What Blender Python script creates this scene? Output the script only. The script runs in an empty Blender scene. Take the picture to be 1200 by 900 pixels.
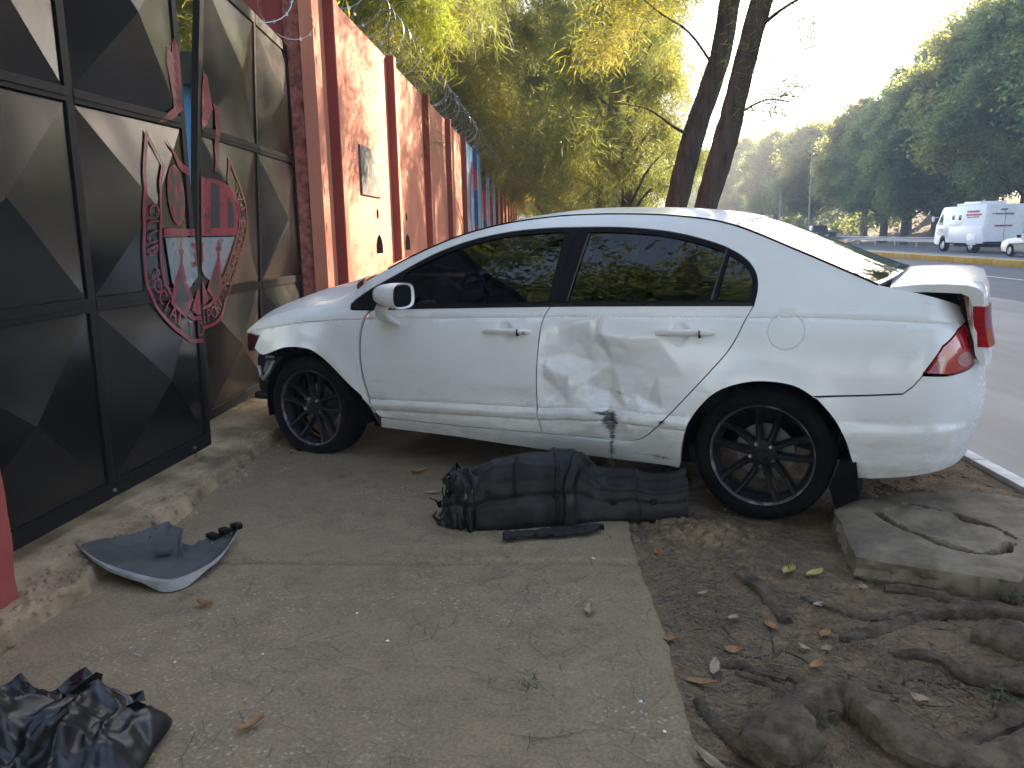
import bpy, bmesh, math, random
import numpy as np
from mathutils import Vector, Matrix, geometry, noise
sc = bpy.context.scene
COL = sc.collection
R = math.radians
random.seed(7); rng = np.random.default_rng(7)

# ------------------------------------------------------------------ camera, sky, sun, exposure
# world frame: X = away from the gate wall towards the road, Y = along the wall, Z = up; metres
TH = R(2.9)
def camera():
    cd = bpy.data.cameras.new('camera'); co = bpy.data.objects.new('camera', cd); COL.objects.link(co)
    pitch, roll = R(10.7), 0.02
    f = Vector((0, math.cos(pitch), -math.sin(pitch))); r = Vector((1, 0, 0)); u = r.cross(f)
    r2 = r*math.cos(roll) - u*math.sin(roll); u2 = r*math.sin(roll) + u*math.cos(roll)
    m = Matrix((r2, u2, -f)).transposed()
    m = Matrix.Rotation(TH, 3, 'Z') @ m
    co.matrix_world = Matrix.Translation((0, 0, 1.32)) @ m.to_4x4()
    cd.sensor_width = 36; cd.lens = 36*942/1200; cd.clip_start = .05; cd.clip_end = 4000
    sc.camera = co
camera()
SUN_AZ, SUN_EL = R(35), R(21)
w = bpy.data.worlds.new("World"); sc.world = w; w.use_nodes = True
nt = w.node_tree; bg = nt.nodes['Background']
sky = nt.nodes.new('ShaderNodeTexSky'); sky.sky_type = 'NISHITA'; sky.sun_disc = False
sky.sun_elevation = SUN_EL; sky.sun_rotation = SUN_AZ; sky.dust_density = 2.5; sky.air_density = 1.0; sky.altitude = 1500
nt.links.new(sky.outputs[0], bg.inputs[0]); bg.inputs[1].default_value = 0.15
sd = bpy.data.lights.new('sun', 'SUN'); so = bpy.data.objects.new('sun', sd); COL.objects.link(so)
sd.energy = 5.0; sd.angle = R(.5); sd.color = (1, .86, .66)
sdir = Vector((math.sin(SUN_AZ)*math.cos(SUN_EL), math.cos(SUN_AZ)*math.cos(SUN_EL), math.sin(SUN_EL)))
so.rotation_euler = sdir.to_track_quat('Z', 'Y').to_euler()
sc.view_settings.view_transform = 'Standard'; sc.view_settings.look = 'None'
sc.view_settings.exposure = 2.7; sc.view_settings.use_white_balance = True; sc.view_settings.white_balance_temperature = 7300; sc.view_settings.white_balance_tint = 14; sc.view_settings.gamma = 1
sc.render.engine = 'CYCLES'

# ------------------------------------------------------------------ object helpers
def tag(o, label=None, cat=None, group=None, kind=None):
    if label: o['label'] = label
    if cat: o['category'] = cat
    if group: o['group'] = group
    if kind: o['kind'] = kind
    return o
def thing(name, label, cat, loc=(0, 0, 0), rz=0, group=None):
    o = bpy.data.objects.new(name, None); COL.objects.link(o); o.location = loc; o.rotation_euler = (0, 0, rz)
    o.empty_display_size = .1
    return tag(o, label, cat, group)
def link(name, me, parent=None, loc=None, rot=None):
    o = bpy.data.objects.new(name, me); COL.objects.link(o)
    if parent: o.parent = parent
    if loc is not None: o.location = loc
    if rot is not None: o.rotation_euler = rot
    return o
def copy_tree(o, parent=None):
    c = o.copy(); COL.objects.link(c)
    if parent: c.parent = parent
    for ch in list(o.children): copy_tree(ch, c)
    return c
class MB:
    def __init__(s): s.v = []; s.f = []; s.m = []
    def add(s, v, f, m=0):
        n = len(s.v); s.v += [tuple(map(float, p)) for p in v]; s.f += [tuple(i+n for i in q) for q in f]; s.m += [m]*len(f); return s
    def box(s, c, d, rz=0, bev=0, m=0, rx=0, ry=0):
        b = bmesh.new(); bmesh.ops.create_cube(b, size=1)
        bmesh.ops.scale(b, vec=d, verts=b.verts)
        if bev: bmesh.ops.bevel(b, geom=b.edges[:], offset=bev, segments=2, affect='EDGES', profile=.6)
        M = Matrix.Translation(c) @ Matrix.Rotation(rz, 4, 'Z') @ Matrix.Rotation(ry, 4, 'Y') @ Matrix.Rotation(rx, 4, 'X')
        b.transform(M); b.verts.index_update()
        s.add([v.co for v in b.verts], [[v.index for v in f.verts] for f in b.faces], m); b.free(); return s
    def tube(s, pts, rad, n=8, m=0, cap=True, jit=0, flat=1.0):
        pts = [Vector(p) for p in pts]; k = len(pts)
        if not hasattr(rad, '__len__'): rad = [rad]*k
        V = []; F = []; up = None
        for i, p in enumerate(pts):
            t = (pts[min(i+1, k-1)]-pts[max(i-1, 0)]).normalized()
            if up is None:
                up = Vector((0, 0, 1)) if abs(t.z) < .8 else Vector((1, 0, 0))
            x = up.cross(t).normalized(); y = t.cross(x).normalized(); up = y
            for j in range(n):
                a = 2*math.pi*j/n; r = rad[i]*(1+(random.uniform(-jit, jit) if jit else 0))
                V.append(p+x*(r*math.cos(a))+y*(r*math.sin(a)*flat))
        for i in range(k-1):
            for j in range(n):
                F.append((i*n+j, i*n+(j+1) % n, (i+1)*n+(j+1) % n, (i+1)*n+j))
        if cap: F.append(tuple(range(n))[::-1]); F.append(tuple((k-1)*n+j for j in range(n)))
        return s.add(V, F, m)
    def lathe(s, prof, n=32, m=0, axis='y', c=(0, 0, 0)):
        V = []; F = []; k = len(prof)
        for i in range(n):
            a = 2*math.pi*i/n
            for r, h in prof:
                if axis == 'y': V.append((c[0]+r*math.cos(a), c[1]+h, c[2]+r*math.sin(a)))
                elif axis == 'x': V.append((c[0]+h, c[1]+r*math.cos(a), c[2]+r*math.sin(a)))
                else: V.append((c[0]+r*math.cos(a), c[1]+r*math.sin(a), c[2]+h))
        for i in range(n):
            for j in range(k-1):
                F.append((i*k+j, i*k+j+1, ((i+1) % n)*k+j+1, ((i+1) % n)*k+j))
        return s.add(V, F, m)
    def prism(s, poly, y0, y1, m=0, fn=None):      # poly in (x,z), extruded along y
        n = len(poly); V = [(p[0], y0, p[1]) for p in poly]+[(p[0], y1, p[1]) for p in poly]
        F = [tuple(range(n)), tuple(range(2*n-1, n-1, -1))]+[(i, i+n, (i+1) % n+n, (i+1) % n) for i in range(n)]
        if fn: V = [fn(v) for v in V]
        return s.add(V, F, m)
    def build(s, name, mats, parent=None, smooth=35, loc=None, rot=None, fixn=True):
        me = bpy.data.meshes.new(name); me.from_pydata(s.v, [], s.f)
        if not isinstance(mats, (list, tuple)): mats = [mats]
        for x in mats: me.materials.append(x)
        if len(mats) > 1: me.polygons.foreach_set('material_index', s.m)
        if fixn:
            b = bmesh.new(); b.from_mesh(me); bmesh.ops.recalc_face_normals(b, faces=b.faces[:]); b.to_mesh(me); b.free()
        if smooth:
            me.polygons.foreach_set('use_smooth', [True]*len(me.polygons)); me.set_sharp_from_angle(angle=R(smooth))
        me.update()
        return link(name, me, parent, loc, rot)
def npmesh(name, V, quads, mats, smooth=False, mi=None):
    V = np.asarray(V, np.float32); Q = np.asarray(quads, np.int32); k = Q.shape[1]
    me = bpy.data.meshes.new(name); me.vertices.add(len(V)); me.vertices.foreach_set('co', V.ravel())
    me.loops.add(Q.size); me.loops.foreach_set('vertex_index', Q.ravel())
    me.polygons.add(len(Q)); me.polygons.foreach_set('loop_start', np.arange(0, Q.size, k, dtype=np.int32))
    me.polygons.foreach_set('loop_total', np.full(len(Q), k, np.int32))
    if not isinstance(mats, (list, tuple)): mats = [mats]
    for x in mats: me.materials.append(x)
    if mi is not None: me.polygons.foreach_set('material_index', np.asarray(mi, np.int32))
    if smooth: me.polygons.foreach_set('use_smooth', np.ones(len(Q), bool))
    me.update(calc_edges=True); me.validate()
    return me
def gridmesh(name, xs, ys, zf, mat, smooth=True):
    X, Y = np.meshgrid(xs, ys); Z = zf(X, Y); nx, ny = len(xs), len(ys)
    V = np.stack([X, Y, Z], -1).reshape(-1, 3)
    i = (np.arange(ny-1)[:, None]*nx+np.arange(nx-1)[None]).ravel()
    return npmesh(name, V, np.stack([i, i+1, i+nx+1, i+nx], -1), mat, smooth)
# vectorised value noise
_P = rng.random((256, 256)).astype(np.float64)
def vn(x, y):
    xi = np.floor(x).astype(int); yi = np.floor(y).astype(int); fx = x-xi; fy = y-yi
    fx = fx*fx*(3-2*fx); fy = fy*fy*(3-2*fy)
    g = lambda a, b: _P[a % 256, b % 256]
    return (g(xi, yi)*(1-fx)+g(xi+1, yi)*fx)*(1-fy)+(g(xi, yi+1)*(1-fx)+g(xi+1, yi+1)*fx)*fy
def fbm(x, y, o=4, s=1.0):
    r = 0; a = .5; x = np.asarray(x)*s; y = np.asarray(y)*s
    for i in range(o): r = r+a*(vn(x+17.3*i, y+9.1*i)-.5); x = x*2.03; y = y*2.03; a *= .5
    return r
def cr(P, n=8, closed=False):
    P = np.array(P, float)
    Q = np.vstack([P[-1], P, P[0], P[1]]) if closed else np.vstack([2*P[0]-P[1], P, 2*P[-1]-P[-2]])
    out = []
    for i in range(1, len(Q)-2):
        a, b, c, d = Q[i-1:i+3]
        for k in range(n):
            u = k/n; out.append(.5*((2*b)+(-a+c)*u+(2*a-5*b+4*c-d)*u*u+(-a+3*b-3*c+d)*u**3))
    if not closed: out.append(P[-1])
    return np.array(out)
def resample(P, h, closed=True):
    P = np.array(P, float)
    out = []
    n = len(P)
    for i in range(n if closed else n-1):
        a, b = P[i], P[(i+1) % n]; L = np.hypot(*(b-a)); k = max(1, int(round(L/h)))
        if L < 1e-6: continue
        for j in range(k): out.append(a+(b-a)*j/k)
    if not closed: out.append(P[-1])
    return np.array(out)
def area(P): return .5*np.sum(P[:, 0]*np.roll(P[:, 1], -1)-np.roll(P[:, 0], -1)*P[:, 1])
def ccw(P):
    P = np.array(P, float)
    return P if area(P) > 0 else P[::-1].copy()
def inset(P, d):
    P = ccw(P); t1 = P-np.roll(P, 1, 0); t2 = np.roll(P, -1, 0)-P
    n1 = np.stack([-t1[:, 1], t1[:, 0]], -1); n2 = np.stack([-t2[:, 1], t2[:, 0]], -1)
    n1 /= np.linalg.norm(n1, axis=1)[:, None]+1e-9; n2 /= np.linalg.norm(n2, axis=1)[:, None]+1e-9
    m = n1+n2; L = np.linalg.norm(m, axis=1)[:, None]; m = m/np.maximum(L, .6)
    c = np.maximum((m*n1).sum(1), .45)[:, None]
    return P+m/c*d
def clip(P, p, q):                 # keep the part to the left of p->q
    p = np.array(p, float); q = np.array(q, float); d = q-p; out = []
    s = lambda x: d[0]*(x[1]-p[1])-d[1]*(x[0]-p[0])
    for i in range(len(P)):
        a, b = P[i], P[(i+1) % len(P)]; sa, sb = s(a), s(b)
        if sa >= 0: out.append(a)
        if sa*sb < 0: out.append(a+(b-a)*(sa/(sa-sb)))
    return np.array(out)
def inpoly(P, X):
    x, y = X[:, 0], X[:, 1]; c = np.zeros(len(X), bool); j = len(P)-1
    for i in range(len(P)):
        xi, yi = P[i]; xj, yj = P[j]
        if yi != yj:
            k = ((yi > y) != (yj > y)) & (x < (xj-xi)*(y-yi)/(yj-yi)+xi); c ^= k
        j = i
    return c
def dist2seg(P, X):
    d = np.full(len(X), 1e9)
    for i in range(len(P)):
        a, b = P[i], P[(i+1) % len(P)]; ab = b-a; L = ab@ab+1e-12
        t = np.clip(((X-a)@ab)/L, 0, 1); d = np.minimum(d, np.linalg.norm(X-a-t[:, None]*ab, axis=1))
    return d
def tri2d(poly, h, holes=(), lines=(), extra=None, bh=None):
    P = ccw(resample(poly, bh or h*.8)); H = [resample(q, bh or h*.8) for q in holes]
    lo, hi = P.min(0), P.max(0)
    gx = np.arange(lo[0], hi[0]+h, h); gz = np.arange(lo[1], hi[1]+h*.87, h*.87)
    X = np.stack(np.meshgrid(gx, gz), -1); X[1::2, :, 0] += h*.5; X = X.reshape(-1, 2)
    k = inpoly(P, X) & (dist2seg(P, X) > h*.45)
    for q in H: k &= ~inpoly(q, X) & (dist2seg(q, X) > h*.45)
    X = X[k]
    L = [np.asarray(l) for l in lines]
    if extra is not None: L.append(np.asarray(extra))
    if L:
        E = np.vstack(L); k = inpoly(P, E) & (dist2seg(P, E) > .0025)
        for q in H: k &= ~inpoly(q, E) & (dist2seg(q, E) > .0025)
        E = E[k]
        if len(E):
            keep = np.ones(len(X), bool)
            for i in range(0, len(X), 2000):
                D = np.linalg.norm(X[i:i+2000, None]-E[None], axis=2).min(1); keep[i:i+2000] = D > h*.35
            X = np.vstack([X[keep], E])
    pts = [P]+H+[X]; edges = []; n = 0
    for q in [P]+H:
        m = len(q); edges += [(n+i, n+(i+1) % m) for i in range(m)]; n += m
    A = np.vstack(pts)
    v, e, f, ov, oe, of = geometry.delaunay_2d_cdt([Vector(p) for p in A], edges, [], 4, 1e-5)
    V = np.array([tuple(p) for p in v])
    F = [tuple(q) for q in f]
    if H:
        c = V[np.array(F)].mean(1); k = np.zeros(len(F), bool)
        for q in H: k |= inpoly(q, c)
        F = [q for q, b_ in zip(F, k) if not b_]
    loops = [P]+H
    return V, F, loops

# ------------------------------------------------------------------ materials
def nmat(name):
    m = bpy.data.materials.new(name); m.use_nodes = True; t = m.node_tree
    return m, t, t.nodes['Principled BSDF']
def node(t, kind, **k):
    n = t.nodes.new('ShaderNode'+kind)
    for a, b in k.items():
        if a.startswith('i_'): n.inputs[a[2:].replace('_', ' ')].default_value = b
        else: setattr(n, a, b)
    return n
def coords(t, which='Object'): return node(t, 'TexCoord').outputs[which]
def tex(t, co, scale, detail=5, rough=.6, dist=0, kind='Noise'):
    if kind == 'Noise':
        n = node(t, 'TexNoise'); n.inputs['Detail'].default_value = detail; n.inputs['Roughness'].default_value = rough; n.inputs['Distortion'].default_value = dist
    else:
        n = node(t, 'TexVoronoi')
    n.inputs['Scale'].default_value = scale; t.links.new(co, n.inputs['Vector']); return n.outputs[0]
def ramp(t, fac, stops):
    n = node(t, 'ValToRGB'); e = n.color_ramp.elements
    while len(e) < len(stops): e.new(.5)
    for el, (p, c) in zip(e, stops): el.position = p; el.color = (*c, 1) if len(c) == 3 else c
    t.links.new(fac, n.inputs[0]); return n.outputs[0]
def mix(t, fac, a, b, mode='MIX'):
    n = node(t, 'MixRGB', blend_type=mode)
    for i, x in enumerate((fac, a, b)):
        if hasattr(x, 'links'): t.links.new(x, n.inputs[i])
        elif i == 0: n.inputs[0].default_value = x
        else: n.inputs[i].default_value = (*x, 1)
    return n.outputs[0]
def bump(t, bs, h, strength=.3, dist=.01):
    n = node(t, 'Bump'); n.inputs['Strength'].default_value = strength; n.inputs['Distance'].default_value = dist
    t.links.new(h, n.inputs['Height'])
    if bs.inputs['Normal'].links: t.links.new(bs.inputs['Normal'].links[0].from_socket, n.inputs['Normal'])
    t.links.new(n.outputs[0], bs.inputs['Normal'])
def scaled(t, co, s):
    n = node(t, 'Mapping'); n.inputs['Scale'].default_value = s; t.links.new(co, n.inputs[0]); return n.outputs[0]
def pm(name, c1, c2, scale=4, rough=.8, bstr=.3, bscale=None, metal=0, bdist=.01, spec=.5, lo=.35, hi=.65, which='Object'):
    m, t, b = nmat(name); co = coords(t, which); f = tex(t, co, scale, 6, .65)
    t.links.new(ramp(t, f, [(lo, c1), (hi, c2)]), b.inputs['Base Color'])
    b.inputs['Roughness'].default_value = rough; b.inputs['Metallic'].default_value = metal; b.inputs['Specular IOR Level'].default_value = spec
    if bstr: bump(t, b, tex(t, co, bscale or scale*6, 6, .7), bstr, bdist)
    return m
def plain(name, c, rough=.5, metal=0, spec=.5, coat=0):
    m, t, b = nmat(name); b.inputs['Roughness'].default_value = rough; b.inputs['Metallic'].default_value = metal
    b.inputs['Specular IOR Level'].default_value = spec; b.inputs['Coat Weight'].default_value = coat
    co = coords(t); f = tex(t, co, 9, 5, .7)
    t.links.new(mix(t, ramp(t, f, [(.3, (0, 0, 0)), (.7, (1, 1, 1))]), tuple(x*.86 for x in c), tuple(min(1, x*1.08) for x in c)), b.inputs['Base Color'])
    return m

def concrete_mat():
    m, t, b = nmat('sidewalk_concrete'); co = coords(t)
    big = tex(t, co, 1.1, 5, .6); mid = tex(t, co, 7, 6, .7); fine = tex(t, co, 90, 4, .7)
    base = ramp(t, big, [(.3, (.16, .10, .046)), (.52, (.215, .143, .068)), (.72, (.265, .182, .092))])
    base = mix(t, .35, base, ramp(t, mid, [(.3, (.066, .046, .023)), (.7, (.33, .232, .12))]), 'MIX')
    base = mix(t, .3, base, ramp(t, fine, [(.35, (.06, .05, .041)), (.65, (.30, .27, .23))]))
    # exposed pale aggregate where the skin has worn away
    vor = tex(t, co, 62, kind='Vor'); warp = tex(t, co, 1.4, 3, .5)
    chips = ramp(t, vor, [(.22, (1, 1, 1)), (.42, (0, 0, 0))])
    where = ramp(t, warp, [(.47, (0, 0, 0)), (.6, (1, 1, 1))])
    k = mix(t, 1, chips, where, 'MULTIPLY'); k2 = mix(t, 1, k, ramp(t, tex(t, co, 30, 2), [(.45, (0, 0, 0)), (.6, (.75, .75, .75))]), 'MULTIPLY')
    base = mix(t, k2, base, (.36, .31, .245))
    spots = ramp(t, tex(t, co, 3.1, 6, .75), [(.60, (0, 0, 0)), (.74, (.75, .75, .75))])
    base = mix(t, spots, base, (.055, .047, .04))
    t.links.new(base, b.inputs['Base Color']); b.inputs['Roughness'].default_value = .88; b.inputs['Specular IOR Level'].default_value = .3
    bump(t, b, mid, .25, .006); bump(t, b, fine, .35, .003)
    return m
CONC = concrete_mat()
CONC2 = pm('slab_concrete', (.10, .075, .048), (.24, .19, .13), 5, .9, .5, 40, bdist=.006)
LEDGE = pm('ledge_concrete', (.13, .085, .045), (.34, .245, .145), 4, .93, .7, 22, bdist=.012)
def dirt_mat():
    m, t, b = nmat('bare_dirt'); co = coords(t)
    big = tex(t, co, 1.3, 5, .65); mid = tex(t, co, 11, 6, .75); fine = tex(t, co, 70, 4, .7)
    base = ramp(t, big, [(.3, (.14, .08, .036)), (.55, (.26, .16, .078)), (.75, (.36, .24, .122))])
    base = mix(t, .5, base, ramp(t, mid, [(.36, (.045, .028, .016)), (.5, (.19, .125, .07)), (.66, (.40, .28, .165))]))
    dk = ramp(t, tex(t, co, 3.3, 7, .75, .5), [(.46, (0, 0, 0)), (.62, (.8, .8, .8))]); base = mix(t, dk, base, (.07, .046, .03))
    base = mix(t, .3, base, ramp(t, fine, [(.35, (.03, .021, .015)), (.68, (.22, .165, .12))]))
    t.links.new(base, b.inputs['Base Color']); b.inputs['Roughness'].default_value = .95; b.inputs['Specular IOR Level'].default_value = .2
    bump(t, b, mid, .8, .016); bump(t, b, fine, .9, .008)
    return m
DIRT = dirt_mat()
def asphalt_mat(name, c1, c2):
    m, t, b = nmat(name); co = coords(t)
    base = ramp(t, tex(t, co, .35, 5, .6), [(.3, c1), (.7, c2)])
    base = mix(t, .25, base, ramp(t, tex(t, scaled(t, co, (1, .12, 1)), 2.2, 5, .6), [(.35, tuple(x*.55 for x in c1)), (.7, tuple(x*1.5 for x in c2))]))
    t.links.new(base, b.inputs['Base Color']); b.inputs['Roughness'].default_value = .75
    bump(t, b, tex(t, co, 60, 3), .3, .004)
    return m
ASPH = asphalt_mat('road_asphalt', (.055, .062, .075), (.078, .087, .105))
LANE = asphalt_mat('dusty_lane', (.19, .175, .148), (.26, .238, .20))
YEL = pm('yellow_kerb_paint', (.50, .26, .02), (.62, .36, .05), 3, .7, .1)
WHT = pm('white_kerb_paint', (.42, .40, .37), (.72, .70, .66), 6, .7, .2)
SOIL = pm('hill_soil', (.07, .046, .03), (.15, .105, .07), .25, .95, .6, 2, bdist=.1)
GROUND = pm('far_ground', (.07, .065, .05), (.12, .105, .08), .2, .95, 0)
def wall_mat(name, c, stain, red=False):
    m, t, b = nmat(name); co = coords(t, 'Object')
    f = tex(t, co, 1.2, 6, .65); streak = tex(t, scaled(t, co, (6, 6, .35)), 1.0, 5, .65)
    base = ramp(t, f, [(.3, tuple(x*.84 for x in c)), (.7, tuple(min(x*1.08, 1) for x in c))])
    base = mix(t, ramp(t, streak, [(.52, (0, 0, 0)), (.75, (.5, .5, .5))]), base, stain)
    chips = ramp(t, tex(t, co, 5, 8, .75), [(.69, (0, 0, 0)), (.71, (1, 1, 1))])
    base = mix(t, chips, base, (.36, .31, .27))
    t.links.new(base, b.inputs['Base Color']); b.inputs['Roughness'].default_value = .8; b.inputs['Specular IOR Level'].default_value = .3
    bump(t, b, tex(t, co, 18, 6, .7), .25, .01)
    return m
PINK = wall_mat('salmon_wall_paint', (.56, .205, .13), (.30, .13, .09))
BLUE = wall_mat('blue_wall_paint', (.13, .38, .70), (.09, .20, .36))
DRED = wall_mat('dark_red_paint', (.21, .042, .032), (.12, .03, .025))
DBLUE = wall_mat('dark_blue_paint', (.035, .10, .27), (.03, .06, .16))
POSTRED = wall_mat('gate_post_red', (.30, .058, .05), (.17, .05, .045))
ROUGHRED = pm('broken_render', (.13, .035, .028), (.36, .12, .085), 14, .95, .9, 30, bdist=.02)
REDP = pm('mural_red', (.42, .03, .03), (.60, .07, .06), 3, .75, .1)
def gate_mat():
    m, t, b = nmat('black_gate_metal'); co = coords(t)
    f = tex(t, co, 2.2, 6, .65); s = tex(t, scaled(t, co, (5, 5, .6)), 1.3, 5, .6)
    base = ramp(t, f, [(.3, (.004, .0045, .0055)), (.7, (.008, .0085, .0095))])
    base = mix(t, ramp(t, s, [(.5, (0, 0, 0)), (.8, (.16, .16, .16))]), base, (.03, .03, .03))
    t.links.new(base, b.inputs['Base Color'])
    rr = ramp(t, tex(t, co, 5, 6, .7), [(.3, (.20,)*3), (.7, (.27,)*3)]); t.links.new(rr, b.inputs['Roughness'])
    b.inputs['Specular IOR Level'].default_value = .55; b.inputs['Metallic'].default_value = .08
    bump(t, b, tex(t, co, 2.5, 2, .4), .07, .02); bump(t, b, tex(t, co, 120, 2), .05, .002)
    return m
GATE = gate_mat()
FRAMEM = plain('gate_frame_metal', (.006, .0065, .008), .5, 0, .25)
LIPW = pm('shaded_white_paint', (.15, .145, .135), (.30, .29, .275), 7, .8, .1, spec=.2)  # white bumper paint, its shading put into the greyer colour
def worn(name, c, hide=.62):
    m, t, b = nmat(name); co = coords(t, 'Object'); f = tex(t, co, 7, 6, .75)
    base = ramp(t, f, [(.3, tuple(x*.7 for x in c)), (hide, c), (hide+.13, (.035, .02, .02))])
    t.links.new(base, b.inputs['Base Color']); b.inputs['Roughness'].default_value = .45
    return m
EMR = worn('emblem_red', (.24, .018, .035), .52); EMS = worn('emblem_silver', (.20, .225, .245), .54); EMD = plain('emblem_dark', (.02, .021, .023), .4)
FADE = worn('faded_red', (.20, .02, .03), .48)
STEEL = plain('galvanised_steel', (.42, .43, .44), .38, .9)
RUST = pm('rusty_steel', (.10, .05, .03), (.25, .18, .13), 9, .7, .3)
def car_paint():
    m, t, b = nmat('white_car_paint'); co = coords(t)
    base = ramp(t, tex(t, co, 1.6, 5, .6), [(.3, (.68, .685, .68)), (.7, (.76, .755, .745))])
    at = node(t, 'Attribute', attribute_name='scuff'); at2 = node(t, 'Attribute', attribute_name='grime')
    n1 = tex(t, scaled(t, co, (26, 26, 120)), 1.0, 8, .8, .9)
    add = node(t, 'Math', operation='MULTIPLY_ADD'); t.links.new(at.outputs['Fac'], add.inputs[0]); add.inputs[1].default_value = 1.0; t.links.new(n1, add.inputs[2])
    sc_ = ramp(t, add.outputs[0], [(.80, (0, 0, 0)), (.97, (1, 1, 1))])
    n2 = tex(t, scaled(t, co, (3, 3, 9)), 2.0, 8, .8, .4)
    add2 = node(t, 'Math', operation='MULTIPLY_ADD'); t.links.new(at2.outputs['Fac'], add2.inputs[0]); add2.inputs[1].default_value = .6; t.links.new(n2, add2.inputs[2])
    gr = ramp(t, add2.outputs[0], [(.62, (0, 0, 0)), (1.0, (.65, .65, .65))])
    base = mix(t, gr, base, (.30, .285, .26))
    base = mix(t, sc_, base, (.045, .045, .05))
    t.links.new(base, b.inputs['Base Color'])
    rr = mix(t, gr, (.26, .26, .26), (.7, .7, .7)); t.links.new(mix(t, sc_, rr, (.8, .8, .8)), b.inputs['Roughness'])
    b.inputs['Coat Weight'].default_value = .3; b.inputs['Coat Roughness'].default_value = .07
    bump(t, b, tex(t, co, 2.2, 2), .05, .02)
    return m
PAINT = car_paint()
BLK = plain('black_trim', (.005, .005, .006), .6, 0, .12)
BLKG = plain('black_gloss_trim', (.008, .008, .010), .25, 0, .3)
def tint_glass(name, tr, tint):
    m = bpy.data.materials.new(name); m.use_nodes = True; t = m.node_tree; out = t.nodes['Material Output']; t.nodes.remove(t.nodes['Principled BSDF'])
    g = node(t, 'BsdfGlossy'); g.inputs['Roughness'].default_value = .015; g.inputs['Color'].default_value = (.95, .95, 1, 1)
    a = node(t, 'BsdfTransparent'); a.inputs['Color'].default_value = (*[tr*x for x in tint], 1)
    fr = node(t, 'Fresnel'); fr.inputs['IOR'].default_value = 1.52
    geo = node(t, 'TexCoord'); nz = tex(t, geo.outputs['Object'], 3.0, 2); bp = node(t, 'Bump'); bp.inputs['Strength'].default_value = .03; bp.inputs['Distance'].default_value = .02; t.links.new(nz, bp.inputs['Height'])
    t.links.new(bp.outputs[0], g.inputs['Normal'])
    mx = node(t, 'MixShader'); t.links.new(fr.outputs[0], mx.inputs[0]); t.links.new(a.outputs[0], mx.inputs[1]); t.links.new(g.outputs[0], mx.inputs[2])
    t.links.new(mx.outputs[0], out.inputs[0]); return m
TINT = tint_glass('tinted_glass', .10, (.9, .95, 1)); CLEAR = tint_glass('windscreen_glass', .55, (.85, .95, .95))
RUB = pm('tyre_rubber', (.003, .003, .0033), (.008, .0077, .0073), 8, .9, .2, 60, spec=.06)
RIMB = pm('black_wheel_paint', (.006, .006, .007), (.014, .014, .016), 8, .45, .1, spec=.10)
RIMS = pm('scuffed_rim_edge', (.03, .03, .033), (.30, .30, .31), 9, .45, .2, lo=.52, hi=.72)
def lamp_mat(name, c, rough=.12):
    m, t, b = nmat(name); co = coords(t); v = tex(t, scaled(t, co, (60, 60, 60)), 1, kind='Vor')
    t.links.new(ramp(t, v, [(.2, tuple(x*.75 for x in c)), (.7, c)]), b.inputs['Base Color'])
    b.inputs['Roughness'].default_value = rough; b.inputs['Coat Weight'].default_value = .9; b.inputs['Coat Roughness'].default_value = .03
    return m
TAILR = lamp_mat('tail_lamp_red', (.42, .012, .022)); TAILC = lamp_mat('tail_lamp_lens', (.46, .20, .21)); HEADD = lamp_mat('dark_headlamp', (.10, .012, .014))
GREYP = pm('grey_bumper_plastic', (.045, .045, .044), (.085, .084, .081), 4, .8, .2, spec=.15)
LINP = pm('black_liner_plastic', (.004, .004, .0042), (.032, .031, .029), 6, .55, .5, 25, bdist=.004, lo=.42, hi=.8, spec=.22)
BAGM = plain('black_bag_plastic', (.005, .005, .007), .30, 0, .4)
SEAT = plain('dark_seat_fabric', (.03, .03, .032), .9)
AIRB = plain('white_airbag', (.62, .64, .66), .8)
def bark(name, c1, c2):
    m, t, b = nmat(name); co = coords(t); s = tex(t, scaled(t, co, (9, 9, 1.6)), 1.4, 7, .7)
    t.links.new(ramp(t, s, [(.3, c1), (.7, c2)]), b.inputs['Base Color']); b.inputs['Roughness'].default_value = .95; b.inputs['Specular IOR Level'].default_value = .2
    bump(t, b, s, .9, .03); return m
BARK = bark('dark_bark', (.035, .026, .021), (.11, .088, .072)); BARK2 = bark('pale_bark', (.09, .075, .06), (.22, .19, .155))
ROOTM = pm('root_bark', (.045, .030, .019), (.165, .115, .073), 14, .95, 1.0, 45, bdist=.02)
def leafm(name, c, tr, tw=.5):
    m = bpy.data.materials.new(name); m.use_nodes = True; t = m.node_tree; out = t.nodes['Material Output']; b = t.nodes['Principled BSDF']
    co = coords(t); f = tex(t, co, .9, 4, .6); f2 = tex(t, co, 6, 2)
    k = mix(t, .5, f, f2)
    c_ = ramp(t, k, [(.35, tuple(x*.6 for x in c)), (.65, tuple(x*1.25 for x in c))]); t_ = ramp(t, k, [(.35, tuple(x*.7 for x in tr)), (.65, tuple(x*1.2 for x in tr))])
    t.links.new(c_, b.inputs['Base Color']); b.inputs['Roughness'].default_value = .55; b.inputs['Specular IOR Level'].default_value = .3
    tl = node(t, 'BsdfTranslucent'); t.links.new(t_, tl.inputs['Color'])
    mx = node(t, 'MixShader'); mx.inputs[0].default_value = tw
    t.links.new(b.outputs[0], mx.inputs[1]); t.links.new(tl.outputs[0], mx.inputs[2]); t.links.new(mx.outputs[0], out.inputs[0]); return m
LF_NEEDLE = leafm('needle_foliage', (.055, .078, .026), (.26, .31, .07)); LF_YEL = leafm('yellowing_foliage', (.11, .105, .03), (.50, .47, .09))
LF_BROAD = leafm('broad_leaves', (.10, .145, .08), (.34, .42, .12), .45); LF_OLIVE = leafm('olive_leaves', (.14, .16, .08), (.55, .54, .14), .5)
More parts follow.
